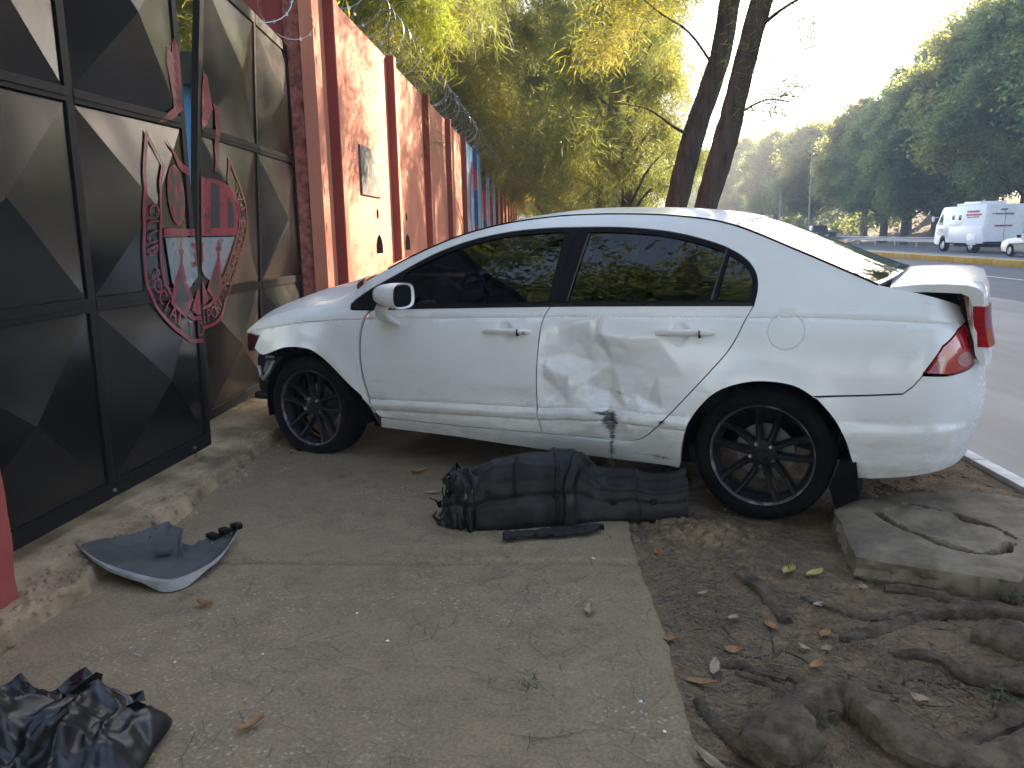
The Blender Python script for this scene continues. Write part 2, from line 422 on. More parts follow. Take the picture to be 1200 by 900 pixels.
LF_BRIGHT = leafm('bright_leaves', (.10, .16, .02), (.40, .48, .04))
LEAFBR = pm('brown_dry_leaf', (.20, .09, .035), (.38, .20, .09), 20, .8, .2); LEAFYE = pm('yellow_dry_leaf', (.30, .24, .05), (.45, .38, .12), 20, .8, .2); LEAFPA = pm('pale_dry_leaf', (.22, .165, .10), (.40, .32, .22), 20, .85, .2)
PAPER = plain('pale_scrap', (.62, .60, .56), .8)
NEEDLE = plain('dry_needles', (.05, .038, .027), .95)
WPAINT = plain('white_van_paint', (.78, .79, .80), .35, coat=.3); SILV = plain('silver_car_paint', (.36, .355, .33), .3, .5, coat=.5); DKPAINT = plain('dark_truck_paint', (.02, .024, .03), .3, coat=.4)
POLE = pm('concrete_pole', (.22, .21, .20), (.34, .33, .31), 3, .9, .3); POLEW = pm('wooden_pole', (.13, .105, .085), (.22, .185, .15), 4, .95, .4)
# ------------------------------------------------------------------ ground, pavement, road
tag(link('ground', gridmesh('ground', [-900, -400, -60, 0, 60, 400, 900], [-900, -400, -40, 0, 60, 200, 500, 900], lambda x, y: x*0-.95, GROUND, False)), kind='structure')
def roadz(x): return -.135-.012*(x-2.45)
me = gridmesh('road', [2.452, 9.2, 20, 31], [-40, -10, 5, 20, 60, 150, 420], lambda x, y: roadz(x), ASPH, False)
tag(link('road', me), kind='structure')
me = gridmesh('road_shoulder', np.linspace(2.456, 9.2, 14), np.linspace(-40, 200, 60), lambda x, y: roadz(x)+.004, LANE, False)
tag(link('road_shoulder', me), kind='structure')
lane_wrap = []
for k in range(14):
    y0 = 14+k*8.6
    mb = MB(); mb.add([(12.95, y0, roadz(12.95)+.006), (13.1, y0, roadz(13.1)+.006), (13.1, y0+3.6, roadz(13.1)+.006), (12.95, y0+3.6, roadz(12.95)+.006)], [(0, 1, 2, 3)])
    o = mb.build('lane_marking', WHT); tag(o, kind='structure')
    mb = MB(); mb.box((13.02, y0+4.6, roadz(13)+.03), (.16, .3, .09), bev=.03)
    if k == 0: tag(mb.build('road_stud', WHT), 'small pale road stud between white lane dashes', 'road stud', 'raised studs along the lane line')
# pavement
def walkz(x, y): return fbm(x, y, 4, 2.2)*.012+fbm(x+5, y, 4, 14)*.005
slabs = [-6.0, -2.9, .05, 3.08, 6.1, 9.1, 12.1, 15.1, 18.1, 21.1, 24.1, 27.1, 40, 60]
walk = thing('sidewalk', None, None); del_keys = [k for k in list(walk.keys())]; tag(walk, kind='structure')
for i in range(len(slabs)-1):
    y0, y1 = slabs[i]+.006, slabs[i+1]-.006; near = 0 <= y0 < 7
    xs = np.linspace(-1.80, .36, 90 if near else 12); ys = np.linspace(y0, y1, 124 if near else 14)
    if near:                                        # ragged right edge and chamfered joints
        def f(x, y, y0=y0, y1=y1):
            e = np.minimum(np.minimum(y-y0, y1-y), .36-x); return walkz(x, y)-.02*np.clip(1-e/.012, 0, 1)-.0
        me = gridmesh('paving_slab', xs, ys, f, CONC)
        co = np.empty(len(me.vertices)*3, np.float32); me.vertices.foreach_get('co', co); co = co.reshape(-1, 3)
        kx = co[:, 0] > .3; co[kx, 0] += (fbm(co[kx, 1], co[kx, 1]*0, 4, 5)*.05)*(co[kx, 0]-.3)/.06
        me.vertices.foreach_set('co', co.ravel())
    else: me = gridmesh('paving_slab', xs, ys, walkz, CONC)
    o = link('paving_slab', me, walk)
    mb = MB(); mb.box((-.72, (y0+y1)/2, -.085), (2.17, y1-y0, .13)); mb.build('slab_side', CONC, o, smooth=0)
# raised kerb ledge along the gate and wall
def ledge_h(x, y):
    e = np.clip((-1.79+fbm(y, x*0+3, 5, 3.3)*.11+fbm(y, x*0+9, 3, 22)*.03-x)/.03, 0, 1); e = e*e*(3-2*e)
    return e*(.062+.03*np.clip((-1.85-x)/.4, 0, 1))+fbm(x, y, 5, 5)*.034*e+fbm(x, y, 4, 26)*.022*e-.012*(1-e)
xs = np.concatenate([np.linspace(-2.62, -2.0, 30), np.linspace(-1.98, -1.74, 40)]); ys = np.linspace(.2, 7.6, 420)
tag(link('gate_ledge', gridmesh('gate_ledge', xs, ys, ledge_h, LEDGE)), kind='structure')
tag(link('wall_footing', gridmesh('wall_footing', np.linspace(-2.1, -1.78, 12), np.linspace(7.6, 52, 120), ledge_h, LEDGE)), kind='structure')
tag(link('yard_ground', gridmesh('yard_ground', np.linspace(-40, -2.6, 20), np.linspace(-25, 120, 30), lambda x, y: x*0-.02+fbm(x, y, 3, .3)*.2, SOIL)), kind='structure')
# bare dirt verge
def dirtz(x, y):
    z = -.018+fbm(x, y, 5, 1.6)*.07+fbm(x+3, y+8, 4, 9)*.03+fbm(x, y, 3, 34)*.012
    z = z+.05*np.exp(-(((x-.62)/.16)**2+((y-3.42)/.14)**2))*(1+2*fbm(x, y, 4, 14))      # soil pushed up by the wheel
    z = z+.05*np.exp(-(((x-1.35)/.35)**2+((y-2.35)/.25)**2))+.045*np.exp(-(((x-.95)/.3)**2+((y-2.0)/.14)**2))
    z = z-.02*np.exp(-(((x-1.05)/.25)**2+((y-3.55)/.25)**2))
    e = np.clip((x-.36)/.12, 0, 1); z = z*(.35+.65*e)-.012*(1-e)
    e2 = np.clip((2.36-x)/.3, 0, 1); z = z*e2+(1-e2)*(-.02)
    return z
tag(link('dirt_verge', gridmesh('dirt_verge', np.concatenate([np.arange(.34, 1.7, .0115), np.arange(1.7, 2.37, .03)]), np.concatenate([np.arange(1.2, 4.2, .0125), np.arange(4.2, 7, .05)]), dirtz, DIRT)), kind='structure')
tag(link('dirt_verge_far', gridmesh('dirt_verge_far', np.linspace(.34, 2.37, 24), np.linspace(6.95, 60, 160), dirtz, DIRT)), kind='structure')
tag(link('dirt_verge_near', gridmesh('dirt_verge_near', np.linspace(.34, 2.37, 24), np.linspace(-8, 1.2, 60), dirtz, DIRT)), kind='structure')
kb = thing('road_kerb', None, None); tag(kb, kind='structure')
yy = -6.0
while yy < 60:
    mb = MB(); L = 1.5; mb.box((2.405, yy+L/2, -.075), (.088, L-.012, .17), bev=.012); mb.build('kerb_stone', WHT, kb, smooth=30); yy += L
# median with yellow kerb, far bank
md = thing('median_kerb', None, None); tag(md, kind='structure')
yy = 8.0
while yy < 190:
    L = 3.0
    mb = MB(); mb.box((17.0, yy+L/2, roadz(17)+.10), (.22, L-.02, .32), bev=.03); o = mb.build('yellow_kerb_block', YEL, md, smooth=30)
    yy += L
tag(link('median_strip', gridmesh('median_strip', [17.12, 17.6, 18.2], [8, 60, 190], lambda x, y: x*0+roadz(17)+.235, LANE, False)), kind='structure')
def bankz(x, y):
    u = np.clip((x-31.5)/22, 0, 1); s = u*u*(3-2*u)
    near = np.clip(1-(y-40)/120, 0, 1)
    return roadz(31)+s*(5.0)+fbm(x, y, 5, .14)*2.2*np.clip((x-31)/5, 0, 1)
tag(link('hillside', gridmesh('hillside', np.linspace(30.9, 95, 60), np.linspace(-30, 300, 120), bankz, SOIL)), kind='structure')
# guard rail beyond the far carriageway
gr = thing('guard_rail', 'long grey steel guard rail beyond the yellow median kerb', 'guard rail', (28.2, 0, roadz(28.2)))
mb = MB(); prof = [(.0, .42), (.05, .47), (.0, .53), (.0, .56), (.05, .62), (0, .68), (-.02, .68), (.03, .62), (-.02, .56), (-.02, .53), (.03, .47), (-.02, .42)]
V = [(p[0], y, p[1]) for y in (20, 150) for p in prof]; n = len(prof)
mb.add(V, [(i, (i+1) % n, (i+1) % n+n, i+n) for i in range(n)]); mb.build('rail_beam', STEEL, gr)
mb = MB(); mb.box((0, 85, .74), (.16, 130, .05)); mb.build('rail_cap', WHT, gr)
for k in range(33):
    mb = MB(); mb.box((.1, 20.5+4*k, .3), (.12, .1, .75)); mb.build('rail_post', STEEL, gr)

# ------------------------------------------------------------------ concrete block beside the rear wheel
def slab_block():
    t = thing('broken_concrete_slab', 'broken thick concrete slab in the dirt behind the rear wheel', 'concrete slab', (1.45, 3.2, 0))
    P = np.array([(1.262, 3.53), (1.160, 2.975), (1.30, 2.905), (1.645, 2.745), (1.70, 2.80), (2.28, 3.02), (2.33, 3.55), (1.95, 3.74), (1.58, 3.73)])
    P = resample(P, .03); P = P+np.stack([fbm(P[:, 0], P[:, 1], 4, 9)*.02, fbm(P[:, 1]+4, P[:, 0], 4, 9)*.02], -1)
    V, F, loops = tri2d(P, .013)
    x, y = V[:, 0], V[:, 1]
    g1 = cr([(1.435, 3.46), (1.462, 3.27), (1.525, 3.10), (1.604, 2.99), (1.709, 3.00), (1.80, 3.08)], 8); g2 = cr([(1.60, 3.55), (1.741, 3.41), (1.82, 3.28), (1.835, 3.14)], 8)
    def dpl(L):
        d = np.full(len(V), 9.)
        for i in range(len(L)-1):
            a, b = L[i], L[i+1]; ab = b-a; tt = np.clip(((V-a)@ab)/(ab@ab), 0, 1); d = np.minimum(d, np.linalg.norm(V-a-tt[:, None]*ab, axis=1))
        return d
    z = .078+fbm(x, y, 4, 3)*.02+fbm(x, y, 4, 22)*.012
    wv = .012*(1+2.5*fbm(x, y, 4, 14))
    z = z-.075*np.exp(-(dpl(g1)/np.maximum(wv, .006))**4)-.06*np.exp(-(dpl(g2)/np.maximum(wv, .006))**4)
    ed = dist2seg(loops[0], V); z = z-.012*np.clip(1-ed/.02, 0, 1)
    inside = inpoly(np.vstack([g1, g2[::-1]]), V); z = z+inside*(.012-.1*np.abs(fbm(x+2, y, 4, 6)))
    o3 = np.column_stack([x-1.45, y-3.2, z])
    n = len(V); B = loops[0]; m = len(B)
    VV = list(map(tuple, o3)); FF = [f if area(V[list(f)]) > 0 else f[::-1] for f in F]
    zb = np.interp(np.arange(m), np.arange(m), [z[np.argmin(((V-b)**2).sum(1))] for b in B])
    gm = [1 if z[list(f)].mean() < .045 else 0 for f in FF]; mb = MB(); mb.add(VV, FF); mb.m = gm; mb.build('slab_top', [CONC2, DIRT], t, fixn=False)
    mb = MB(); SV = []
    for k, dz in enumerate((0, .15, .35, .55, .75, 1.0)):
        for i, b in enumerate(B):
            zz = zb[i]*(1-dz)+(-.06)*dz; j = .022*noise.noise(Vector((b[0]*14, b[1]*14, k*1.3)))+.010*noise.noise(Vector((b[0]*50, b[1]*50, k*3.1)))
            SV.append((b[0]-1.45+(j if k else 0), b[1]-3.2+(j if k else 0), zz))
    SF = [(k*m+i, (k+1)*m+i, (k+1)*m+(i+1) % m, k*m+(i+1) % m) for k in range(5) for i in range(m)]
    mb.add(SV, SF); mb.build('slab_edge', CONC2, t, fixn=False, smooth=40)
slab_block()

# ------------------------------------------------------------------ wall
WX = -2.03; WT = 3.5
NICHE = plain('niche_shade', (.05, .03, .025), .9)  # hole insides coloured dark to stand in for their shade
cols = [7.72+2.87*i for i in range(15)]
wall = thing('perimeter_wall', 'long salmon pink concrete wall with dark red columns and two blue painted bays', 'wall', (WX, 7.3, 0))
wall['label'] = 'long salmon pink concrete panel wall with dark red columns, some bays painted blue'
def wall_panel(y0, y1, m, holes=(), name='wall_panel'):
    P = np.array([(y0, -.1), (y1, -.1), (y1, WT), (y0, WT)])
    V, F, loops = tri2d(P, .5, holes, bh=None if not holes else .06)
    mb = MB(); f3 = lambda p, x: (x, p[0]-7.3, p[1])
    mb.add([f3(p, 0) for p in V], [f if area(V[list(f)]) > 0 else f[::-1] for f in F])
    q = [(y0, -.1), (y1, -.1), (y1, WT), (y0, WT)]
    mb.add([f3(p, 0) for p in q]+[f3(p, -.12) for p in q], [(i, i+4, (i+1) % 4+4, (i+1) % 4) for i in range(4)]+[(7, 6, 5, 4)])
    for L in loops[1:]:
        k = len(L); mb.add([f3(p, 0) for p in L]+[f3(p, -.10) for p in L], [(i, (i+1) % k, (i+1) % k+k, i+k) for i in range(k)], 1); mb.add([f3(p, -.10) for p in L], [tuple(range(k))], 1)
    return mb.build(name, [m, NICHE] if holes else m, wall, smooth=0, fixn=False)
def arch_hole(y, z, w, h):
    return np.array([(y-w/2, z), (y+w/2, z), (y+w/2, z+h*.45), (y+w*.3, z+h*.8), (y, z+h), (y-w*.3, z+h*.8), (y-w/2, z+h*.45)])
prev = 7.30
for i, c in enumerate(cols+[cols[-1]+2.87]):
    y0, y1 = prev, c-.070
    m = BLUE if 5 <= i <= 8 else PINK
    holes = []
    if i in (1, 2): 
        yh = 9.62 if i == 1 else 11.55
        holes = [arch_hole(yh, 1.10, .38, .23), np.array([(yh-.03+.065*math.cos(a), 1.56+.065*math.sin(a)) for a in np.linspace(0, 2*math.pi, 12, endpoint=False)])]
    wall_panel(y0, y1, m, holes)
    if i < len(cols):
        m2 = DBLUE if 5 <= i <= 7 else DRED
        mb = MB(); mb.box((.012, c-7.3, WT/2-.02), (.17, .150, WT+.06), bev=.006); col_ = mb.build('wall_column', m2, wall, smooth=0)
        mb = MB(); mb.box((.0985, c-7.3+.004, WT/2-.02), (.006, .136, WT+.05)); mb.build('column_face', m if i < 9 else PINK, col_, smooth=0)
    prev = c+.070
# mural strokes on the blue bays
def stroke(pts, w, x=.003, name='mural_stroke'):
    pts = cr(pts, 6); n = len(pts); V = []
    for i, p in enumerate(pts):
        t = pts[min(i+1, n-1)]-pts[max(i-1, 0)]; t = t/np.linalg.norm(t); nn = np.array([-t[1], t[0]])*w/2
        V += [(x, p[0]+nn[0]-7.3, p[1]+nn[1]), (x, p[0]-nn[0]-7.3, p[1]-nn[1])]
    mb = MB(); mb.add(V, [(2*i, 2*i+1, 2*i+3, 2*i+2) for i in range(n-1)]); return mb.build(name, REDP, wall, smooth=0)
c5 = cols[4]
stroke([(c5+3.3, 2.75), (c5+2.6, 3.0), (c5+1.9, 2.6), (c5+1.7, 2.0), (c5+1.9, 1.4), (c5+2.6, 1.0), (c5+3.3, 1.2)], .34)
stroke([(c5+4.6, .9), (c5+5.2, 2.0), (c5+5.6, 2.9), (c5+6.1, 2.0), (c5+6.7, .9)], .36)
stroke([(c5+7.6, 2.9), (c5+7.7, 1.9), (c5+7.7, .9)], .4); stroke([(c5+8.9, 2.9), (c5+9.0, 1.9), (c5+9.0, .9)], .4)
for q, z0, z1 in ((5, 2.45, 2.95), (5, .95, 1.5), (6, 1.7, 2.6), (7, .9, 2.7)):
    mb = MB(); mb.box((.03, cols[q]-7.3-.0765, (z0+z1)/2), (.13, .006, z1-z0)); mb.build('mural_stroke', REDP, wall, smooth=0)
# plaque (bolted cement plate, inscription worn away)
mb = MB(); mb.box((.012, 0, 0), (.024, 1.0, .52), bev=.005)
PLQ = pm('plaque_cement', (.045, .048, .045), (.13, .125, .115), 6, .8, .4, 40)
tag(mb.build('wall_plaque', PLQ, None, loc=(WX, 9.27, 2.01)), 'grey weathered cement plaque set on the pink wall', 'plaque')
# gate pillar at the wall end
pil = thing('gate_pillar', 'tall dark red gate pillar with a broken rough corner at the wall end', 'pillar', (-2.4, 7.3, 0))
mb = MB(); mb.box((-.19, .16, 1.9), (.62, .27, 4.0), bev=.006); mb.build('pillar_shaft', POSTRED, pil, smooth=0)
mb = MB(); mb.box((-.20, -.015, 1.9), (.30, .08, 4.0), bev=.004); mb.build('pillar_pilaster', POSTRED, pil, smooth=0)
mb = MB(); V = []; F = []; nz = 150
for k in range(nz):
    z = -.1+4.0*k/(nz-1)
    for j in range(9):
        u = j/8; x = .12+.25*u; y = .02*math.sin(3*u)+.0+.06*u*u
        d = (noise.noise(Vector((x*14, z*5, 3)))*.025+noise.noise(Vector((x*40, z*22, 7)))*.016) if 0 < j < 8 else (noise.noise(Vector((j, z*9, 3)))*.018)
        V.append((x+d*(.8 if j in (0, 8) else .1), y-.02+d, z))
for k in range(nz-1):
    for j in range(8): F.append((k*9+j, k*9+j+1, k*9+9+j+1, k*9+9+j))
mb.add(V, F); mb.build('broken_corner', ROUGHRED, pil, smooth=60, fixn=False)
mb = MB(); mb.box((.25, .2, 1.9), (.22, .17, 4.0)); mb.build('pillar_core', PINK, pil, smooth=0)
mb = MB(); mb.tube([(-.03, -.09, 2.58), (-.03, -.09, 2.88)], .026, 10); mb.tube([(-.03, -.09, 2.726), (-.03, -.09, 2.734)], .031, 10); mb.box((-.03, -.05, 2.73), (.03, .06, .22)); mb.build('hinge', RUST, pil)
# near gate post
post = thing('gate_post', 'near red gate post at the left edge beside the kerb', 'post', (-2.12, 2.35, 0))
mb = MB(); V = []; F = []; nz = 90
for k in range(nz):
    z = -.05+3.0*k/(nz-1); ring = []
    for q in resample(np.array([(-.22, -.30), (.18, -.30), (.195, -.285), (.195, .27), (.18, .285), (-.22, .285)]), .06): ring.append(q)
    for j, q in enumerate(ring): 
        d = noise.noise(Vector((q[0]*9, q[1]*9, z*9)))*.008; V.append((q[0]+d, q[1]+d, z))
n = len(ring)
for k in range(nz-1):
    for j in range(n): F.append((k*n+j, k*n+(j+1) % n, (k+1)*n+(j+1) % n, (k+1)*n+j))
F.append(tuple((nz-1)*n+j for j in range(n))); mb.add(V, F); mb.build('post_shaft', POSTRED, post, smooth=50)

# ------------------------------------------------------------------ gate leaves
class Leaf:
    def __init__(s, hinge, free, W, name, label, sgn):
        s.h = np.array(hinge); s.f = np.array(free); s.W = W; s.d = (s.f-s.h)/np.linalg.norm(s.f-s.h)
        s.n = np.array([abs(s.d[1]), -s.d[0]*np.sign(s.d[1])]); s.t = thing(name, label, 'gate', (*s.h, 0)); s.lean = lambda u, z: 0
    def P(s, u, z, h):
        hh = h+s.lean(u, z); q = s.d*u+s.n*hh; return (q[0], q[1], z)
    def panelrects(s): return [(a, b, c, d) for (a, b) in s.cu for (c, d) in s.rz]
    def hgt(s, u, z):
        for a, b, c, d in s.panelrects():
            if a <= u <= b and c <= z <= d: return .085*(1-max(abs(u-(a+b)/2)/((b-a)/2), abs(z-(c+d)/2)/((d-c)/2)))
        return .012
    def hp(s, u, z): return max(s.hgt(u, z), *(s.hgt(u+i, z+j)-.002 for i, j in ((.014, 0), (-.014, 0), (0, .014), (0, -.014), (0, .024), (0, -.024))))
    def build(s):
        for a, b, c, d in s.panelrects():
            mb = MB(); N = 16; V = []; F = []
            for j in range(N+1):
                for i in range(N+1):
                    u = a+(b-a)*i/N; z = c+(d-c)*j/N; hh = s.hgt(u, z)
                    if 0 < i < N and 0 < j < N: hh += .004*noise.noise(Vector((u*4, z*4, a*7)))
                    V.append(s.P(u, z, hh))
            for j in range(N):
                for i in range(N):
                    q = (j*(N+1)+i, j*(N+1)+i+1, (j+1)*(N+1)+i+1, (j+1)*(N+1)+i)
                    if (i < N/2) == (j < N/2): F += [(q[0], q[1], q[2]), (q[0], q[2], q[3])]
                    else: F += [(q[0], q[1], q[3]), (q[1], q[2], q[3])]
            mb.add(V, F); mb.build('pyramid_panel', GATE, s.t, smooth=14, fixn=False)
        def bar(u0, u1, z0, z1, h0, h1, name):
            mb = MB(); k = 12 if u1-u0 > z1-z0 else 1; kz = 1 if k > 1 else 12; V = []; F = []
            for i in range(k+1):
                for j in range(kz+1):
                    u = u0+(u1-u0)*i/k; z = z0+(z1-z0)*j/kz; V += [s.P(u, z, h1), s.P(u, z, h0)]
            id = lambda i, j, b: 2*(i*(kz+1)+j)+b
            for i in range(k):
                for j in range(kz):
                    F.append((id(i, j, 0), id(i+1, j, 0), id(i+1, j+1, 0), id(i, j+1, 0))); F.append((id(i, j, 1), id(i, j+1, 1), id(i+1, j+1, 1), id(i+1, j, 1)))
            for i in range(k):
                F.append((id(i, 0, 0), id(i, 0, 1), id(i+1, 0, 1), id(i+1, 0, 0))); F.append((id(i, kz, 0), id(i+1, kz, 0), id(i+1, kz, 1), id(i, kz, 1)))
            for j in range(kz):
                F.append((id(0, j, 0), id(0, j+1, 0), id(0, j+1, 1), id(0, j, 1))); F.append((id(k, j, 0), id(k, j, 1), id(k, j+1, 1), id(k, j+1, 0)))
            mb.add(V, F); mb.build(name, FRAMEM, s.t, smooth=0)
        us = [0]+[x for c in s.cu for x in c]+[s.W]; zs = [s.z0]+[x for r in s.rz for x in r]+[s.z1]
        for i in range(0, len(us), 2): bar(us[i], us[i+1], s.z0, s.z1, -.032, .010, 'frame_upright')
        for j in range(0, len(zs), 2):
            for (a, b) in s.cu: bar(a+.001, b-.001, zs[j], zs[j+1], -.045, .013, 'frame_rail')
            if 0 < j < len(zs)-2:
                for (a, b) in s.cu: bar(a+.001, b-.001, zs[j]+.022, zs[j]+.026, .0, .018, 'weld_bead')
L1 = Leaf((-2.145, 2.42), (-2.005, 4.47), 2.055, 'gate_leaf', 'near black sheet metal gate leaf with pyramid panels, nudged open', 1)
L1.cu = [(.05, 1.075), (1.125, 2.01)]; L1.rz = [(.205, 1.005), (1.065, 1.905), (1.965, 2.79)]; L1.z0 = .135; L1.z1 = 2.86
L1.lean = lambda u, z: .03*(z/2.8)*(u/2)
L2 = Leaf((-2.25, 7.22), (-2.25, 5.02), 2.20, 'gate_leaf', 'far black gate leaf with pyramid panels, bent where the car nose hit it', -1)
L2.cu = [(.05, 1.02), (1.06, 2.13)]; L2.rz = [(.205, .925), (.985, 1.945), (2.005, 2.86)]; L2.z0 = .145; L2.z1 = 2.93
L2.lean = lambda u, z: .20*(max(z-.8, 0)/2.1)**1.3*(u/2.2)-.05*math.exp(-((z-.55)/.45)**2)*math.exp(-((u-1.45)/.5)**2)
L1.build(); L2.build()
mb = MB(); mb.tube([L1.P(1.93, .02, -.03), L1.P(1.93, .35, -.03)], .012, 8); mb.build('drop_bolt', RUST, L1.t)
for k in range(3):
    mb = MB(); mb.tube([(L1.P(.35+.75*k, .17, .014)), (L1.P(.35+.75*k, .17, .022))], .009, 8); mb.build('rivet', STEEL, L1.t)

# club crest painted across both leaves: e runs from -0.68 to 0.68 about the seam
def emb(poly, mat_, layer, side, name='crest_shape', h=.035, holes=()):
    leaf = L1 if side < 0 else L2
    kx = .95 if side < 0 else 1.10
    P = np.array(poly, float)*[kx, 1]
    lim = -.012 if side < 0 else .012
    P = clip(P, (lim, 0), (lim, 9)) if side < 0 else clip(P, (lim, 9), (lim, 0))
    if len(P) < 3: return
    H = []
    for q in holes:
        q = clip(np.array(q, float)*[kx, 1], (lim-.01, 0), (lim-.01, 9)) if side < 0 else clip(np.array(q, float), (lim+.01, 9), (lim+.01, 0))
        if len(q) >= 3: H.append(q)
    try: V, F, _ = tri2d(P, h, H, bh=h*.7)
    except Exception as ex: print('emb', ex); return
    mb = MB(); X = []
    for e, z in V:
        u = leaf.W+e*1.0 if side < 0 else leaf.W-.03-e
        X.append(leaf.P(u, z, leaf.hp(u, z)+.0035+.0013*layer))
    mb.add(X, F); o = mb.build(name, mat_, leaf.t, smooth=0, fixn=False)
    # face the road
    me = o.data
    if len(me.polygons) and sum(p.normal.x*p.area for p in me.polygons) < 0: me.flip_normals()
def side_curve(pts, n=8): return cr(pts, n)
OUT = side_curve([(0, .735), (.21, .765), (.41, .89), (.555, 1.10), (.625, 1.37), (.575, 1.62), (.43, 1.86)])
INN = side_curve([(0, .885), (.15, .91), (.30, 1.02), (.405, 1.20), (.455, 1.41), (.425, 1.57), (.335, 1.68)])
OUT2 = side_curve([(0, .757), (.20, .787), (.395, .908), (.535, 1.11), (.603, 1.37), (.553, 1.61), (.433, 1.81)])
INN2 = side_curve([(0, .863), (.16, .889), (.315, 1.003), (.425, 1.19), (.477, 1.41), (.447, 1.58), (.358, 1.70)])
for sg in (-1, 1):
    m_ = lambda C: np.array([(sg*p[0], p[1]) for p in C])
    emb(np.vstack([m_(OUT), m_(OUT2)[::-1]]), EMR, 1, sg, 'crest_ring'); emb(np.vstack([m_(INN2), m_(INN)[::-1]]), EMR, 1, sg, 'crest_ring')
    emb(m_([(.43, 1.86), (.433, 1.81), (.358, 1.70), (.335, 1.68)]), EMR, 1, sg, 'crest_ring')
    emb(m_([(0, 1.335), (.425, 1.335), (.44, 1.372), (0, 1.372)]), EMR, 2, sg, 'crest_bar')
    emb(m_([(0, 1.325), (.413, 1.325), (.30, 1.10), (.24, 1.01), (.1, 1.06), (0, 1.12)]), EMS, 1, sg, 'crest_silver')
    # tower lancets with a cross on top
    emb(m_([(.215, 1.215), (.335, .985), (.215, .80 if False else .895), (.085, .985)]), EMR, 2, sg, 'crest_lancet')
    emb(m_([(.213, 1.15), (.288, .99), (.213, .925), (.132, .99)]), EMD, 3, sg, 'crest_lancet_inner')
    emb(m_([(0, 1.06), (.03, 1.04), (.11, .93), (.06, .90), (0, .90)]), EMR, 2, sg, 'crest_lancet')
    emb(m_([(.203, 1.2), (.227, 1.2), (.227, 1.238), (.25, 1.238), (.25, 1.262), (.227, 1.262), (.227, 1.292), (.215, 1.31), (.203, 1.292), (.203, 1.262), (.18, 1.262), (.18, 1.238), (.203, 1.238)]), EMR, 3, sg, 'crest_cross', .02)
    emb(m_([(0, 1.29), (.045, 1.30), (.06, 1.28), (.03, 1.265), (.03, 1.20), (.055, 1.19), (.055, 1.165), (0, 1.17)]), EMR, 2, sg, 'crest_letter', .02)
# football quarter (left) and stripes (right)
ball = [(-.215+.135*math.cos(a), 1.545+.155*math.sin(a)) for a in np.linspace(0, 2*math.pi, 28, endpoint=False)]
ball2 = [(-.215+.118*math.cos(a), 1.545+.137*math.sin(a)) for a in np.linspace(0, 2*math.pi, 28, endpoint=False)]
emb(ball, EMR, 1, -1, 'crest_ball'); emb(ball2, EMD, 2, -1, 'crest_ball')
pent = lambda r, c, a0: [(c[0]+r*.87*math.cos(a0+2*math.pi*i/5), c[1]+r*math.sin(a0+2*math.pi*i/5)) for i in range(5)]
emb(pent(.05, (-.215, 1.555), math.pi/2), EMR, 3, -1, 'crest_ball_patch', .02)
for i in range(5):
    a = math.pi/2+2*math.pi*i/5; c = (-.215+.105*.87*math.cos(a), 1.555+.115*math.sin(a))
    d = np.array((math.cos(a)*.87, math.sin(a))); p = np.array((-d[1], d[0]))*.006
    q0 = np.array((-.215, 1.555))+d*.04; q1 = np.array((-.215, 1.555))+d*.1
    emb([q0-p, q1-p, q1+p, q0+p], EMR, 3, -1, 'crest_ball_seam', .02)
    emb(pent(.036, c, a+math.pi), EMR, 3, -1, 'crest_ball_patch', .02)
emb(np.array([(0, 1.372), (.435, 1.372), (.452, 1.45), (.425, 1.575), (.36, 1.66), (.22, 1.69), (0, 1.70)]), EMR, 1, 1, 'crest_stripes')
emb(np.array([(.135, 1.385), (.235, 1.385), (.235, 1.66), (.135, 1.67)]), EMD, 2, 1, 'crest_dark_stripe')
emb(np.array([(.325, 1.385), (.395, 1.385), (.40, 1.50), (.37, 1.56), (.325, 1.59)]), EMD, 2, 1, 'crest_dark_stripe')
emb(np.array([(-.02, 1.70), (-.13, 1.735), (-.22, 1.80), (-.25, 1.83), (-.235, 1.79), (-.15, 1.70), (-.02, 1.655)]), EMR, 1, -1, 'crest_scroll')
# ring lettering
def letter_mesh(ch):
    cu = bpy.data.curves.new('l', 'FONT'); cu.body = ch; cu.size = 1; cu.align_x = 'CENTER'; cu.align_y = 'CENTER'; cu.fill_mode = 'FRONT'; cu.resolution_u = 3
    o = bpy.data.objects.new('l', cu); COL.objects.link(o); dg = bpy.context.evaluated_depsgraph_get(); me = bpy.data.meshes.new_from_object(o.evaluated_get(dg))
    bpy.data.objects.remove(o); b = bmesh.new(); b.from_mesh(me); bmesh.ops.triangulate(b, faces=b.faces[:]); bmesh.ops.subdivide_edges(b, edges=b.edges[:], cuts=1, use_grid_fill=True); bmesh.ops.triangulate(b, faces=b.faces[:])
    b.verts.index_update(); V = [tuple(v.co[:2]) for v in b.verts]; F = [tuple(v.index for v in f.verts) for f in b.faces]; b.free(); bpy.data.meshes.remove(me); return V, F
ML = (OUT2+INN2[:len(OUT2)])/2 if len(OUT2) == len(INN2) else OUT2
path = np.vstack([np.array([(-p[0], p[1]) for p in ML])[::-1], ML[1:]])       # from upper left, round the bottom, to upper right
sl = np.r_[0, np.cumsum(np.linalg.norm(np.diff(path, axis=0), axis=1))]
TXT = 'CLUB SOCIAL Y DEPORTIVO MUNICIPAL'
s0, s1 = .13*sl[-1], .95*sl[-1]
